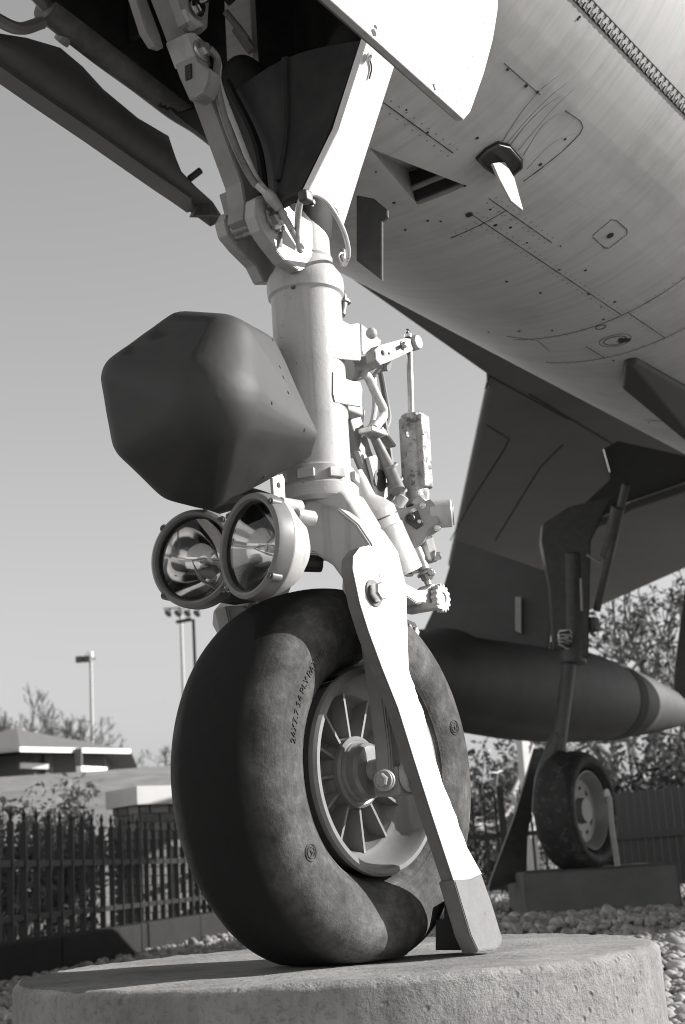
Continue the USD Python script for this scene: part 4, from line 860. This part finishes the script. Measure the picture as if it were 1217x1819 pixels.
# valve block
vb = unit(AF * .8 + AL * .45); vx = unit(np.cross(AZ, vb))
vp = onB(728, 930, .105)
vup = unit(onB(700, 880, .105) - onB(728, 960, .105))
valve = obj('valve_block', join(plate_on([(684, 894), (700, 886), (708, 902), (728, 900), (764, 886), (776, 898), (782, 930), (764, 942), (752, 962), (738, 972), (724, 976), (712, 952), (700, 930)], vp, vb, .05, bev=.003, r=.002),
     plate_on([(664, 925), (690, 900), (720, 976), (700, 985), (676, 960)], vp - vb * .012, vb, .05, bev=.003)), GREYP, air, label='grey hydraulic valve block with slotted screws')
vc = onP(772, 908, vp, vb)
obj('end_cap', join(cyl(vc - vx * .01 - vb * .024, vc + vx * .032 - vb * .024, .0255, 36), cyl(vc + vx * .031 - vb * .024, vc + vx * .034 - vb * .024, .022, 36)), WHITE, valve)
for (x, y) in ((697, 899), (700, 928), (711, 949)): obj('slotted_screw', screw(onP(x, y, vp + vb * .0, vb), vb, .0068, .004), GREYP, valve)
obj('port', join(lathe([(.004, 0), (.009, 0), (.010, .004), (.007, .008), (.005, .004), (0, .002)], onP(729, 922, vp, vb), vb, 16), plate_on([(722, 914), (742, 906), (752, 932), (740, 940), (726, 930)], vp + vb * .003, vb, .005, bev=.001)), DARKM, valve)
for (x, y) in ((751, 898), (777, 938), (735, 908), (745, 927)): obj('port_screw', hexbolt(onP(x, y, vp, vb), vb, .0042, .005), CHROME, valve)
obj('port_elbow', join(cyl(onP(704, 906, vp - vb * .02, vb), onP(716, 882, vp - vb * .02, vb), .012, 20), cyl(onP(738, 900, vp - vb * .03, vb), onP(752, 886, vp - vb * .03, vb), .011, 16)), WHITE, valve)
lug = join(cyl(onP(738, 975, vp - vb * .015, vb), onP(754, 1014, vp - vb * .015, vb), .0115, 20), cyl(onP(754, 955, vp - vb * .03, vb), onP(766, 998, vp - vb * .03, vb), .015, 8), hexbolt(onP(772, 988, vp - vb * .02, vb), vx, .008, .012),
           hexbolt(onP(756, 1018, vp - vb * .015, vb), unit(onP(760, 1030, vp, vb) - onP(750, 1005, vp, vb)), .012, .014), cyl(onP(757, 1028, vp - vb * .015, vb), onP(762, 1040, vp - vb * .015, vb), .006, 12), hexbolt(onP(765, 1018, vp - vb * .01, vb), vb, .006, .012), cyl(onP(752, 930, vp - vb * .03, vb), onP(760, 960, vp - vb * .03, vb), .008, 12))
obj('drain_fitting', lug, STEEL, valve)
obj('union_nut', join(lathe([(0, 0), (.015, 0), (.018, .006), (.018, .016), (.013, .02), (.013, .034), (0, .036)], onB(716, 1008, .04), AL * .8 - AF * .5, 20)), CHROME, valve)
# torque arm ending in a toothed ring
obj('torque_arm', join(plate_b([(700, 1030), (722, 1036), (745, 1048), (760, 1047), (770, 1038), (784, 1036), (790, 1044), (786, 1078), (768, 1076), (740, 1072), (718, 1058), (704, 1050)], .13, .03, bev=.003, r=.003), plate_a([(716, 1062), (776, 1074), (778, 1080), (722, 1090), (716, 1088)], -.14, .02, bev=.002)), WHITE, air)
tr = onB(788, 1062, .145)
teeth = Point(0, 0).buffer(.0225, quad_segs=8)
for k in range(14): teeth = teeth.union(Point(.0225 * math.cos(k * math.pi / 7), .0225 * math.sin(k * math.pi / 7)).buffer(.0034, quad_segs=4))
teeth = teeth.difference(Point(0, 0).buffer(.0095, quad_segs=8))
obj('toothed_ring', join(prism(teeth, tr, np.cross(AZ, AL), AZ, .012, bev=.001), cyl(tr - AL * .02, tr - AL * .002, .018, 24)), WHITE, air)
obj('torque_pin', cyl(tr - AL * .016, tr - AL * .004, .0092, 18), STEEL, air)
obj('small_bracket', plate_b([(724, 1100), (738, 1106), (746, 1122), (744, 1132), (730, 1128)], .10, .006, bev=.001, holes_px=[(736, 1118, .004)]), WHITE, air)
obj('side_stub', join(tube([onB(606, 515, .0), onB(610, 535, .0), onB(608, 560, .01)], [.006, .009, .006], 10), hexbolt(onB(611, 538, 0), AZ, .010, .008)), STEEL, air)

# wiring along the drag strut, looping over the strut head
obj('cable', tube([onB(372, 86, .05), onB(386, 105, .05), onB(384, 140, .05), onB(396, 200, .05), onB(420, 265, .05), onB(440, 305, .05), onB(456, 330, .06)], .0065, 10), HOSE, air)
obj('cable', tube([onB(374, 90, .04), onB(389, 112, .045), onB(390, 150, .045), onB(420, 230, .045), onB(450, 305, .05), onB(470, 335, .07), onB(487, 352, .08)], .005, 10), HOSEW, air)
obj('cable', tube([onB(456, 328, .07), onB(474, 345, .08), onB(494, 366, .085), onB(515, 402, .09), onB(534, 438, .095), onB(532, 440, .097), onB(529, 400, .10), onB(532, 365, .13), onB(540, 346, .17)], .0058, 10), HOSEW, air)
obj('cable_sleeve', tube([onB(472, 340, .079), onB(482, 352, .083), onB(496, 370, .086)], [.008, .011, .008], 12), WHITE, air)
obj('cable', tube([onB(545, 346, .17), onB(560, 345, .175), onB(580, 358, .175), onB(600, 388, .17), (onB(614, 420, .14)), onB(619, 452, .10), onB(612, 470, .075)], .0045, 10), HOSEW, air)
obj('cable_clamp', join(rbox(onB(543, 350, .172), AF, AL, AZ, (.022, .018, .02), .004), hexbolt(onB(553, 360, .172), AL, .005, .006)), DARKM, air)
obj('cable_end', join(hexbolt(onB(608, 458, .07), AL, .008, .008), cyl(onB(608, 445, .06), onB(610, 470, .07), .006, 12)), STEEL, air)

# ------------------------------------------------------------------ support bar propping the fork, with its foot blocks
sb = thing('support_bar', onZ(870, 1690, PAD_Z), 'leaning white painted flat bar bolted to the fork and standing on the pad', 'support bar')
BP, BN = onB(870, 1690, .222), unit(AL + AZ * .082)
def plate_s(pix, off, thick, **k): return plate_on(pix, BP + BN * off, BN, thick, **k)
upper = [(627, 1010), (628, 988), (640, 972), (655, 969), (672, 974), (694, 990), (712, 1018), (722, 1052), (726, 1185), (738, 1226), (752, 1262), (769, 1330), (786, 1390), (803, 1432), (830, 1505), (856, 1552), (833, 1562), (806, 1563), (768, 1448), (735, 1345), (708, 1258), (680, 1188), (655, 1120), (640, 1072)]
rngw = np.random.default_rng(3)
wav = []
for i, (x, y) in enumerate(upper):
    wav.append((x, y)); nx = upper[(i + 1) % len(upper)]
    if 8 <= i <= 13:
        for q in (.25, .5, .75): wav.append((x + (nx[0] - x) * q + rngw.uniform(-1.6, 1.6), y + (nx[1] - y) * q))
core_px = [(x + (1.5 if x < 720 and i > 16 else -1.5), y) for i, (x, y) in enumerate(upper)]
bar = obj('bar', plate_s(upper, -.0015, .024, bev=.002), FOOTM, sb)  # grey steel under the paint; its tone adds to the shade on the sides
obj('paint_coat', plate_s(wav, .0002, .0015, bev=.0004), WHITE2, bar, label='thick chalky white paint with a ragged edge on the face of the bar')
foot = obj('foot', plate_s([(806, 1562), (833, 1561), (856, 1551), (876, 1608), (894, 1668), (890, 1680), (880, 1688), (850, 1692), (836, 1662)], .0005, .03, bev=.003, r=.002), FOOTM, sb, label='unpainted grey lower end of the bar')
hb = onP(663, 1054, BP, BN)
obj('bolt', hexbolt(hb, BN, .0165, .018, False), STEEL, sb)
obj('bolt_washer', cyl(hb - BN * .001, hb + BN * .003, .0225, 28), DARKM, sb)
ab_ = thing('anchor_block', onZ(812, 1690, PAD_Z), 'dark stepped steel anchor block behind the foot of the support bar', 'anchor block')
obj('lower_block', plate_on([(774, 1634), (850, 1630), (852, 1688), (774, 1688)], O + AL * .12 - AF * .10, unit(AF * .9 + AL * .5), .06, bev=.003), mat('anchor_black', .015, .6), ab_)
obj('upper_block', plate_on([(789, 1601), (830, 1598), (832, 1634), (789, 1636)], O + AL * .115 - AF * .105, unit(AF * .9 + AL * .5), .045, bev=.003), '/World/Looks/anchor_black', ab_)
obj('stud', cyl(onB(818, 1640, .15), onB(811, 1598, .15), .007, 14), STEEL, ab_)
for k in range(5): obj('thread', lathe([(.007, 0), (.0095, .002), (.007, .004)], onB(818 - k * 1.6, 1636 - k * 8, .15), AZ, 14), STEEL, ab_)
ch = thing('wheel_chock', onZ(690, 1700, PAD_Z), 'small dark lump of wedge chocking the tyre on the pad', 'chock')
cm = hull_pts([onZ(650, 1700, PAD_Z + .0) + AZ * .008, onZ(718, 1698, PAD_Z) + AZ * .008, onZ(726, 1690, PAD_Z) + AZ * .035, onZ(700, 1688, PAD_Z) + AZ * .012], [.008, .008, .006, .01], 12)
obj('wedge', cm, DARKM, ch)

# ------------------------------------------------------------------ main gear pad
mpz = onY(1020, 1543, YM)[2]
mp = thing('concrete_pad', (onY(1060, 1560, YM)[0], YM, 0), 'square shaded concrete pad under the main wheel', 'concrete pad', 'concrete display pads')
def ground_quad(pix, z): return [onZ(x, y, z) for x, y in pix]
c_ = onY(1058, 1545, YM)
obj('pad', rbox((c_[0], c_[1] + .28, mpz / 2 - .05), (1, 0, 0), (0, 1, 0), AZ, (.83, .9, mpz + .1), .015), mat('dark_concrete', .075, .95, var=.2, vscale=5, bump=.6, bscale=50), mp)  # darker concrete than under the nose wheel

# ------------------------------------------------------------------ kerb, fences, brick pillar
k0, k1 = onZ(-30, 1688, .2), onZ(360, 1627, .2)
kd = unit(np.array([k1[0] - k0[0], k1[1] - k0[1], 0])); kn = np.array([-kd[1], kd[0], 0])
kerb = thing('kerb', (k0[0], k0[1], 0), 'low concrete kerb along the foot of the fence on the left', 'kerb')
KL = np.linalg.norm((k1 - k0)[:2]); 
for i in range(7):
    s0 = -2.0 + i * 1.6
    cc = np.array([k0[0], k0[1], .1]) + kd * (s0 + .795) + kn * .12
    obj('kerb_stone', rbox(cc, kd, kn, AZ, (1.585, .24, .22 + .006 * (i % 2)), .015), KERBM, kerb)
def picket(p, h, m=.024):
    s = .008; t = h
    return join(bbox((p[0], p[1], p[2] + h * .44), (m, m, h * .88)), lathe([(.0, h * .87), (.016, h * .875), (.016, h * .89), (.008, h * .895), (.012, h * .93), (.017, h * .945), (.010, h * .965), (.002, h), (0, h)], p, AZ, 6))
def fence(name, p0, p1, h, rails, label, posts=(), n=None, sp=.115, pw=.024):
    L_ = np.linalg.norm((p1 - p0)[:2]); d_ = unit(np.array([p1[0] - p0[0], p1[1] - p0[1], 0])); th = math.atan2(d_[1], d_[0])
    t = thing(name, p0, label, 'fence', 'iron spear fences')
    n = n or int(L_ / sp)
    for i in range(n):
        if any(abs(i * L_ / n - q) < .08 for q in posts): continue
        obj('picket', picket(p0 + d_ * (i * L_ / n + .05), h, pw), BLACKP, t)
    for z, hh in rails:
        mm = bbox((L_ / 2, 0, 0), (L_, .028, hh)); mm.apply_transform(trimesh.transformations.rotation_matrix(th, (0, 0, 1))); mm.apply_translation(p0 + AZ * z); obj('rail', mm, BLACKP, t)
    for q in posts:
        obj('post', join(bbox(p0 + d_ * q + AZ * h * .52, (.065, .065, h * 1.04), th)), BLACKP, t)
    return t
f0 = k0 + kd * -1.2 + kn * .13; f0[2] = .2; f1 = k1 + kd * 1.3 + kn * .13; f1[2] = .2
FH = .80
fence('iron_fence', f0, f1, FH, [(.14, .035), (.46, .04)], 'black iron fence with spear tips on the kerb at the left', sp=.2, pw=.036)
# brick pillar at the corner
pc = onZ(250, 1640, .1); PD = 13.2
bx0 = onY(250, 1500, PD)
bp_ = np.array([bx0[0], PD, 0.]); prz = math.radians(37)
pe1, pe2 = np.array([math.cos(prz), math.sin(prz), 0]), np.array([-math.sin(prz), math.cos(prz), 0])
PW = .50; ZCAP = onY(250, 1430, PD)[2]; ZTOP = onY(250, 1397, PD)[2]
pil_c = bp_ + (pe1 + pe2) * (PW * .5)    # near corner at bp_
pil = thing('brick_pillar', (pil_c[0], pil_c[1], 0), 'square brick pillar with pale stone cap behind the fence', 'pillar')
obj('core', bbox((pil_c[0], pil_c[1], ZCAP / 2), (PW * 2 / 2 - .012 + .0, PW - .012, ZCAP), prz), MORTAR, pil)
ov = .06
obj('cap', rbox((pil_c[0], pil_c[1], (ZCAP + ZTOP) / 2), pe1, pe2, AZ, (PW + 2 * ov, PW + 2 * ov, ZTOP - ZCAP), .006), CAPM, pil)
nc = int(ZCAP / .077); ch_ = ZCAP / nc
for c in range(nc):
    for face, (o, dx, nrm) in enumerate(((bp_, pe1, -pe2), (bp_, pe2, -pe1))):
        s = 0.0 if (c + face) % 2 else -.1
        while s < PW - .02:
            a0, a1 = max(s, 0), min(s + .19, PW)
            if a1 - a0 > .03:
                cc = o + dx * (a0 + a1) / 2 + nrm * (.002 + .003 * rng.random()) + AZ * (c * ch_ + ch_ / 2)
                obj('brick', rbox(cc, dx, nrm, AZ, (a1 - a0 - .008, .03, ch_ - .009), .003) if False else trimesh.Trimesh(*(lambda bm_: (bm_.vertices @ np.array([dx, nrm, AZ]) + cc, bm_.faces))(trimesh.creation.box(extents=(a1 - a0 - .009, .03, ch_ - .010))), process=False), BRICKS[rng.integers(3)], pil, smooth=False)
            s += .2
# fence behind, running right from the pillar
g0, g1 = onZ(240, 1640, .0), None
FB = 14.6
ga, gb = onY(300, 1600, FB), onY(1010, 1588, FB)
ga[2] = gb[2] = .18
fence('iron_fence', ga, gb, 1.0, [(.05, .04), (.56, .045)], 'black iron spear fence seen in the gap right of the nose tyre', posts=(float(onY(896, 1500, FB)[0] - ga[0]),))
# dark panel fence at the far right
dfp = [onY(1100, 1480, 13.6), onY(1300, 1480, 12.4)]
df = thing('board_fence', (dfp[0][0], dfp[0][1], 0), 'dark close-boarded fence behind the main wheel at the right edge', 'fence')
dz = onY(1150, 1405, 13.4)[2]; dd = unit(np.array([dfp[1][0] - dfp[0][0], dfp[1][1] - dfp[0][1], 0]))
for i in range(22):
    obj('board', bbox(np.array([dfp[0][0], dfp[0][1], dz / 2]) + dd * (i * .1) + AZ * .004 * (i % 3), (.092, .02, dz), math.atan2(dd[1], dd[0])), BLACKP, df)
obj('rail', bbox(np.array([dfp[0][0], dfp[0][1], dz * .62]) + dd * 1.1 + np.array([dd[1], -dd[0], 0]) * .025, (2.3, .03, .06), math.atan2(dd[1], dd[0])), BLACKP, df)

# ------------------------------------------------------------------ vegetation
def leaves(pts, size, rg, flat=.0):
    n = len(pts); a = rg.normal(size=(n, 3)); a /= np.linalg.norm(a, axis=1)[:, None]; b = np.cross(a, rg.normal(size=(n, 3))); b /= np.linalg.norm(b, axis=1)[:, None]
    s = size * rg.uniform(.6, 1.3, n)[:, None]; p = np.asarray(pts)
    v = np.stack([p - a * s, p + b * s * .45, p + a * s, p - b * s * .45], 1).reshape(-1, 3); i = np.arange(n)[:, None] * 4
    return trimesh.Trimesh(v, np.vstack([i + [0, 1, 2], i + [0, 2, 3]]), process=False)
def shrub(base, h, w, nst, nl, size, seed, label, name='shrub', lm=LEAF, group=None, stemm=TRUNK, d=None):
    rg = np.random.default_rng(seed); t = thing(name, base, label, 'shrub', group); st, P = [], []
    d = d or w
    for i in range(nst):
        th = rg.uniform(0, 2 * np.pi); r = math.sqrt(rg.random()); e = np.array([math.cos(th) * r * w / 2, math.sin(th) * r * d / 2, h * rg.uniform(.6, 1.05) * (1 - .3 * r * r)])
        m_ = e * np.array([.6, .6, .5]) + rg.normal(size=3) * .03
        pth = smooth_path([np.array([e[0] * .4, e[1] * .4, 0]), m_, e], 5); st.append(tube(pth, [.012, .008, .004], 4, 0))
        for k in range(nl // nst):
            q = pth[min(len(pth) - 1, int(len(pth) * (rg.random() ** .6)))]; P.append(q + rg.normal(size=3) * np.array([.08, .08, .06]) * (w / 1.0) ** .5)
    obj('stems', st, stemm, t, local=True, smooth=False); obj('foliage', leaves(np.array(P), size, rg), lm, t, local=True, smooth=False, kind='stuff'); return t
lab = ['leafy shrub behind the fence at the left edge of the picture', 'second shrub from the left behind the iron fence, lower and round', 'tall leafy shrub rising above the fence left of the brick pillar', 'shrub glimpsed between the brick pillar and the nose tyre']
for i, (x, Yd, top) in enumerate(((10, 12.0, 1395), (75, 12.6, 1440), (130, 13.4, 1378), (318, 15.4, 1440))):
    b_ = onY(x, 1650, Yd); zt_ = onY(x, top, Yd)[2]
    shrub((b_[0], Yd + .1, 0), zt_, 1.0 if i < 2 else .72, 26, 2300, .04, 40 + i, lab[i], group='shrubs behind the left fence')
# sprig on the hill in front of the pavilion and beside the pillar
bb = onY(252, 1400, 17.5); shrub((bb[0], 17.5, .02), onY(252, 1360, 17.5)[2], .55, 14, 360, .04, 61, 'small shrub showing above the stone cap of the pillar')
def tree(base, h, spread, seed, label, name='bare_tree', bark=TRUNK, leaf=0, lsize=.1, lm=LEAFT, depth=5, r0=None, group=None, up=.55, cat='tree'):
    rg = np.random.default_rng(seed); segs = [[], []]; tips = []
    def grow(p, d_, L_, r, lev):
        q = p + d_ * L_; bend = rg.normal(size=3) * .06 * L_; mid = (p + q) / 2 + bend
        r = max(r, h * .0017)
        segs[0 if lev < 2 else 1].append(tube([p, mid, q], [r, r * .85, r * .68], 6 if lev < 2 else 3, 0))
        if lev >= depth - 2: tips.extend([p + (q - p) * s for s in rg.random(3)])
        if lev >= depth: return
        for k in range(rg.integers(2, 4) if lev else rg.integers(3, 5)):
            nd = unit(d_ * up + rg.normal(size=3) * spread + AZ * .22); s = rg.uniform(.35, 1.)
            grow(p + (q - p) * s if k else q, nd, L_ * rg.uniform(.55, .8), r * .6 * (1 if k else 1.1), lev + 1)
    grow(np.zeros(3), unit(np.array([rg.normal() * .05, rg.normal() * .05, 1])), h * .33, r0 or h * .014, 0)
    allz = max(s.vertices[:, 2].max() for s in segs[1]); sc = h / allz
    t = thing(name, base, label, cat, group)
    for nm, s in (('trunk', segs[0]), ('crown', segs[1])):
        m_ = join(*s); m_.vertices *= sc; obj(nm, m_, bark, t, local=True, smooth=False)
    if leaf:
        P = np.array(tips) * sc; P = np.repeat(P, max(1, leaf // len(P)), 0); P += rg.normal(size=P.shape) * h * .025
        obj('foliage', leaves(P, lsize, rg), lm, t, local=True, smooth=False, kind='stuff')
    return t
# bare trees beyond the pavilion (pixel x, top y, distance)
bt = [(-25, 1225, 58, 'leftmost bare tree rising behind the pavilion roof'), (38, 1213, 60, 'tall bare tree behind the ridge of the pavilion'), (80, 1262, 55, 'bare tree behind the middle of the pavilion roof'), (122, 1240, 60, 'bare slender tree left of the thin light pole'),
      (150, 1250, 57, 'bare tree just behind the thin light pole'), (195, 1290, 60, 'low spreading bare tree over the right eave of the pavilion'), (215, 1330, 66, 'small bare tree right of the pavilion eave'), (262, 1330, 62, 'bare low tree between the pavilion and the nose tyre'), (288, 1318, 60, 'round bare tree nearest the left side of the nose tyre')]
for i, (x, y, Yd, lb) in enumerate(bt):
    zb_ = float(hill_h(np.array([onY(x, 1370, Yd)[0]]), np.array([float(Yd)]))[0]); topz = onY(x, y, Yd)[2]; x0 = onY(x, 1370, Yd)[0]
    tree((x0, Yd, zb_ - .1), max(topz - zb_, 1.2), .30 if i < 5 else .42, 100 + i, lb, depth=7, r0=None, up=.8, group='bare trees behind the pavilion')
ev = onY(120, 1330, 54); shrub((ev[0], 54, 3.4), ev[2] - 3.4 + .6, 3.0, 20, 900, .16, 71, 'dark round evergreen behind the pavilion roof', name='evergreen', lm=LEAFT)
# right side: leafy autumn trees against the bright sky
rt_ = [(1085, 1040, 24, 'slim autumn tree nearest the main gear leg'), (1140, 1000, 26, 'tall autumn tree right of the main gear leg'), (1190, 960, 25, 'leafy autumn tree near the right edge of the picture'), (1235, 980, 28, 'autumn tree cut off by the right edge'), (1110, 1060, 32, 'farther thin tree between the autumn trees')]
for i, (x, y, Yd, lb) in enumerate(rt_):
    x0 = onY(x, 1300, Yd)[0]; zb_ = float(hill_h(np.array([x0]), np.array([float(Yd)]))[0]); topz = onY(x, y, Yd)[2]
    tree((x0, Yd, zb_ - .1), topz - zb_, .42, 200 + i, lb, name='autumn_tree', leaf=900, lsize=.07, depth=5, group='autumn trees at the right')
# hedge shrubs at the right, lower
hs = [(850, 1320, 19), (885, 1312, 20), (930, 1330, 21), (1080, 1330, 17), (1125, 1300, 17.5), (1165, 1290, 17), (1200, 1265, 18), (1245, 1255, 17)]
hl = ['bushy shrub just right of the nose tyre under the drop tank', 'shrub left of the white post under the drop tank', 'shrub right behind the white post', 'shrub just above the main wheel', 'shrub above the left end of the dark board fence', 'shrub over the middle of the dark board fence', 'taller shrub at the right edge under the drop tank tip', 'shrub cut off by the right edge of the picture']
for i, (x, y, Yd) in enumerate(hs):
    x0 = onY(x, 1400, Yd)[0]; zb_ = float(hill_h(np.array([x0]), np.array([float(Yd)]))[0]) - .05; topz = onY(x, y, Yd)[2]
    shrub((x0, Yd, zb_), topz - zb_, 1.5, 24, 1700, .055, 300 + i, hl[i], lm=LEAFD, group='shrubs behind the aircraft at the right')
x0 = onY(895, 1400, 17.2)[0]
tree((x0 + .15, 17.2, 0.1), onY(905, 1318, 17.2)[2] + .2, .6, 401, 'pale barked leafless sapling branching left of the white post', name='sapling', bark=PALEBARK, depth=3, r0=.03, up=.3)

# ------------------------------------------------------------------ white post, poles, pavilion
wp = onY(935, 1400, 16.5)
wpt = thing('white_post', (wp[0], 16.5, 0), 'square white post standing left of the main wheel', 'post')
obj('post', rbox((wp[0], 16.5, 1.25), unit((.8, .6, 0)), unit((-.6, .8, 0)), AZ, (.10, .10, 2.6), .004), CAPM, wpt); obj('post_cap', rbox((wp[0], 16.5, 2.56), unit((.8, .6, 0)), unit((-.6, .8, 0)), AZ, (.14, .14, .04), .005), CAPM, wpt)
def hz(x, Y): return float(hill_h(np.array([x]), np.array([float(Y)]))[0])
# thin light pole with twin floodlights
p = onY(164, 1320, 70); pt_ = onY(163, 1170, 70); b_ = hz(p[0], 70)
lp = thing('light_pole', (p[0], 70, b_), 'thin sports light pole above the pavilion with two small floodlights', 'light pole')
obj('pole', cyl((p[0], 70, b_), (p[0], 70, pt_[2]), .10, 10, .075), POLEM, lp)
obj('cross_arm', bbox((p[0] - .25, 70, pt_[2]), (1.0, .08, .08)), POLEM, lp)
for k, (dx, m_) in enumerate(((-.55, DARKM), (-.15, DARKM), (.0, TRIM))): obj('floodlight', join(rbox((p[0] + dx * .9 - .05, 69.9, pt_[2] + (.18 if k == 2 else -.02)), unit((1, -.2, 0)), (0, 1, 0), AZ, (.36, .3, .3), .03), cyl((p[0] + dx * .9, 69.9, pt_[2]), (p[0] + dx * .9, 70, pt_[2] - .1), .04, 8)), m_, lp)
# stadium pole with four lamps
p = onY(325, 1200, 85); pt_ = onY(322, 1078, 85); b_ = hz(p[0], 85)
lp2 = thing('light_pole', (p[0], 85, b_), 'tall stadium light pole with a row of four lamps under the landing light', 'light pole')
obj('pole', cyl((p[0], 85, b_), (p[0], 85, pt_[2] + .2), .13, 10, .09), POLEM, lp2)
za = onY(322, 1083, 85)[2]
obj('cross_arm', bbox((p[0] - .05, 85, za + .12), (2.0, .1, .1)), POLEM, lp2)
for x in (299, 316, 333, 350):
    q = onY(x, 1088, 84.8); obj('floodlight', join(lathe([(0, 0), (.10, .02), (.24, .2), (.26, .24), (0, .24)], q + np.array([.12, 0, .06]), unit((-.5, -.5, -.6)), 14), bbox(q + np.array([.1, .05, .12]), (.12, .12, .2))), DARKM, lp2)
# nearer black street lamp with a horizontal arm
p = onY(349, 1250, 38); pt_ = onY(348, 1100, 38); b_ = hz(p[0], 38)
lp3 = thing('street_lamp', (p[0], 38, b_), 'black street lamp with a flat head on one arm beside the nose tyre', 'street lamp')
obj('pole', bbox((p[0], 38, (b_ + pt_[2]) / 2), (.075, .075, pt_[2] - b_)), BLACKP, lp3)
obj('lamp_head', join(rbox((p[0] - .24, 37.9, pt_[2] - .04), unit((1, 0, .12)), (0, 1, 0), unit((-.12, 0, 1)), (.44, .2, .07), .02), bbox((p[0] - .15, 38, pt_[2] + .02), (.1, .06, .06))), BLACKP, lp3)
# pavilion on the hill
YP = 46.
ap = onY(32, 1295, YP); er = onY(232, 1342, YP); zl = onY(100, 1366, YP)[2]
pv = thing('pavilion', (ap[0], YP, zl), 'low pavilion with a hipped roof and white fascia on top of the grass hill', 'building')
ez = onY(140, 1338, YP)[2]; rz_ = onY(32, 1296, YP)[2]; xr = er[0]; xl = ap[0] - 6.; xc = ap[0]
eyn, eyf = YP - .2, YP + 7.
cor = onY(35, 1329, YP - 3.0)
roofv = np.array([[cor[0], YP - 3.0, ez], [xr, YP, ez], [xr - 1, YP + 8, ez], [xl, YP + 8, ez], [xl, YP - 1.5, ez], [xc, YP - .1, rz_], [xc - .1, YP + 4, rz_], [xl + 2, YP + 2, rz_ - .1]])
rf = trimesh.convex.convex_hull(roofv)
obj('roof', rf, ROOFM, pv, smooth=False)
def beam(p0, p1, hgt, th, drop=0.):
    p0, p1 = np.asarray(p0, float), np.asarray(p1, float); d_ = unit(p1 - p0); n_ = unit(np.cross(d_, AZ)); c_ = (p0 + p1) / 2 - AZ * drop
    return rbox(c_, d_, n_, np.cross(n_, d_), (np.linalg.norm(p1 - p0), th, hgt), .008)
obj('fascia', beam(roofv[0] + (0, -.04, 0), roofv[1] + (0, -.04, 0), .15, .06, .05), TRIM, pv)
obj('fascia', beam(roofv[4] + (0, -.04, 0), roofv[0] + (0, -.04, 0), .12, .06, .05), POLEM, pv)
wl_ = [(ap[0] - 5, YP + 1), (cor[0] + .2, YP - 1.9), (onY(186, 1350, YP + .8)[0], YP + .8), (xr - 1.6, YP + 6), (ap[0] - 5, YP + 6)]
obj('wall', prism(Polygon(wl_), (0, 0, ez - .06), (1, 0, 0), (0, 1, 0), ez - .06 - zl + .4, bev=0), WALLM, pv, smooth=False)
for x0, x1, y in ((36, 85, 1360), (140, 186, 1366)):
    q0, q1 = onY(x0, y, YP - 2.1), onY(x1, y + 2, YP - .9 if x0 > 100 else YP - 1.7); obj('sill_wall', beam(q0, q1, .17, .2), TRIM, pv)
for x in (86, 140): q = onY(x, 1355, YP - 1.6); obj('column', bbox((q[0], q[1], (ez + zl) / 2 - .1), (.2, .2, ez - zl + .2)), WALLM, pv)

# ------------------------------------------------------------------ gravel: pebbles as one instanced bed
def gravel():
    rg = np.random.default_rng(5); P = []
    for n_, (x0, x1, y0, y1) in ((9000, (.35, 1.9, 2.6, 6.)), (5000, (-2.2, -.4, 2.6, 6.)), (11000, (-3.2, 3.2, 6., 11.)), (3000, (-3.5, 3.6, 10.5, 13.5))):
        P.append(np.stack([rg.uniform(x0, x1, n_), rg.uniform(y0, y1, n_)], 1))
    P = np.vstack(P); r = np.hypot(P[:, 0] - PADC[0], P[:, 1] - PADC[1]); P = P[(r > .60) & ~((abs(P[:, 0] - c_[0]) < .43) & (abs(P[:, 1] - c_[1] - .28) < .47))]
    sd = (P - k0[:2]) @ kn[:2]; P = P[~((sd > -.02) & (P[:, 0] < 1))]
    pi = UsdGeom.PointInstancer.Define(stage, '/World/gravel'); ids = []
    for k in range(4):
        s = trimesh.creation.icosphere(2, 1.); s.vertices *= np.array([1, .75 + .1 * k, .55 + .05 * k]); s.vertices *= (1 + .28 * (meshkit.noise(s.vertices * 1.6 + k * 7) - .5))[:, None]
        path = '/World/gravel/pebble' + ('' if k == 0 else '_%03d' % k); usdkit.mesh(stage, path, s, PEBBLE, smooth=True); ids.append(path)
    pi.CreatePrototypesRel().SetTargets([Sdf.Path(q) for q in ids]); n = len(P)
    sc = rg.uniform(.011, .026, n) * np.where(rg.random(n) < .1, 1.5, 1)
    pi.CreatePositionsAttr(Vt.Vec3fArray.FromNumpy(np.column_stack([P, sc * .35 + rg.uniform(0, .018, n) + ground_h(P[:, 0], P[:, 1])]).astype(np.float32)))
    pi.CreateProtoIndicesAttr(Vt.IntArray.FromNumpy(rg.integers(0, 4, n).astype(np.int32)))
    pi.CreateScalesAttr(Vt.Vec3fArray.FromNumpy(np.repeat(sc[:, None], 3, 1).astype(np.float32)))
    q = rg.normal(size=(n, 4)) * np.array([1, .25, .25, 1]); q /= np.linalg.norm(q, axis=1)[:, None]
    pi.CreateOrientationsAttr(Vt.QuathArray([Gf.Quath(float(a), float(b), float(c), float(e)) for a, b, c, e in q]))
    tag(pi.GetPrim(), 'loose pale river pebbles covering the display bed', 'gravel', None, 'stuff')
gravel()
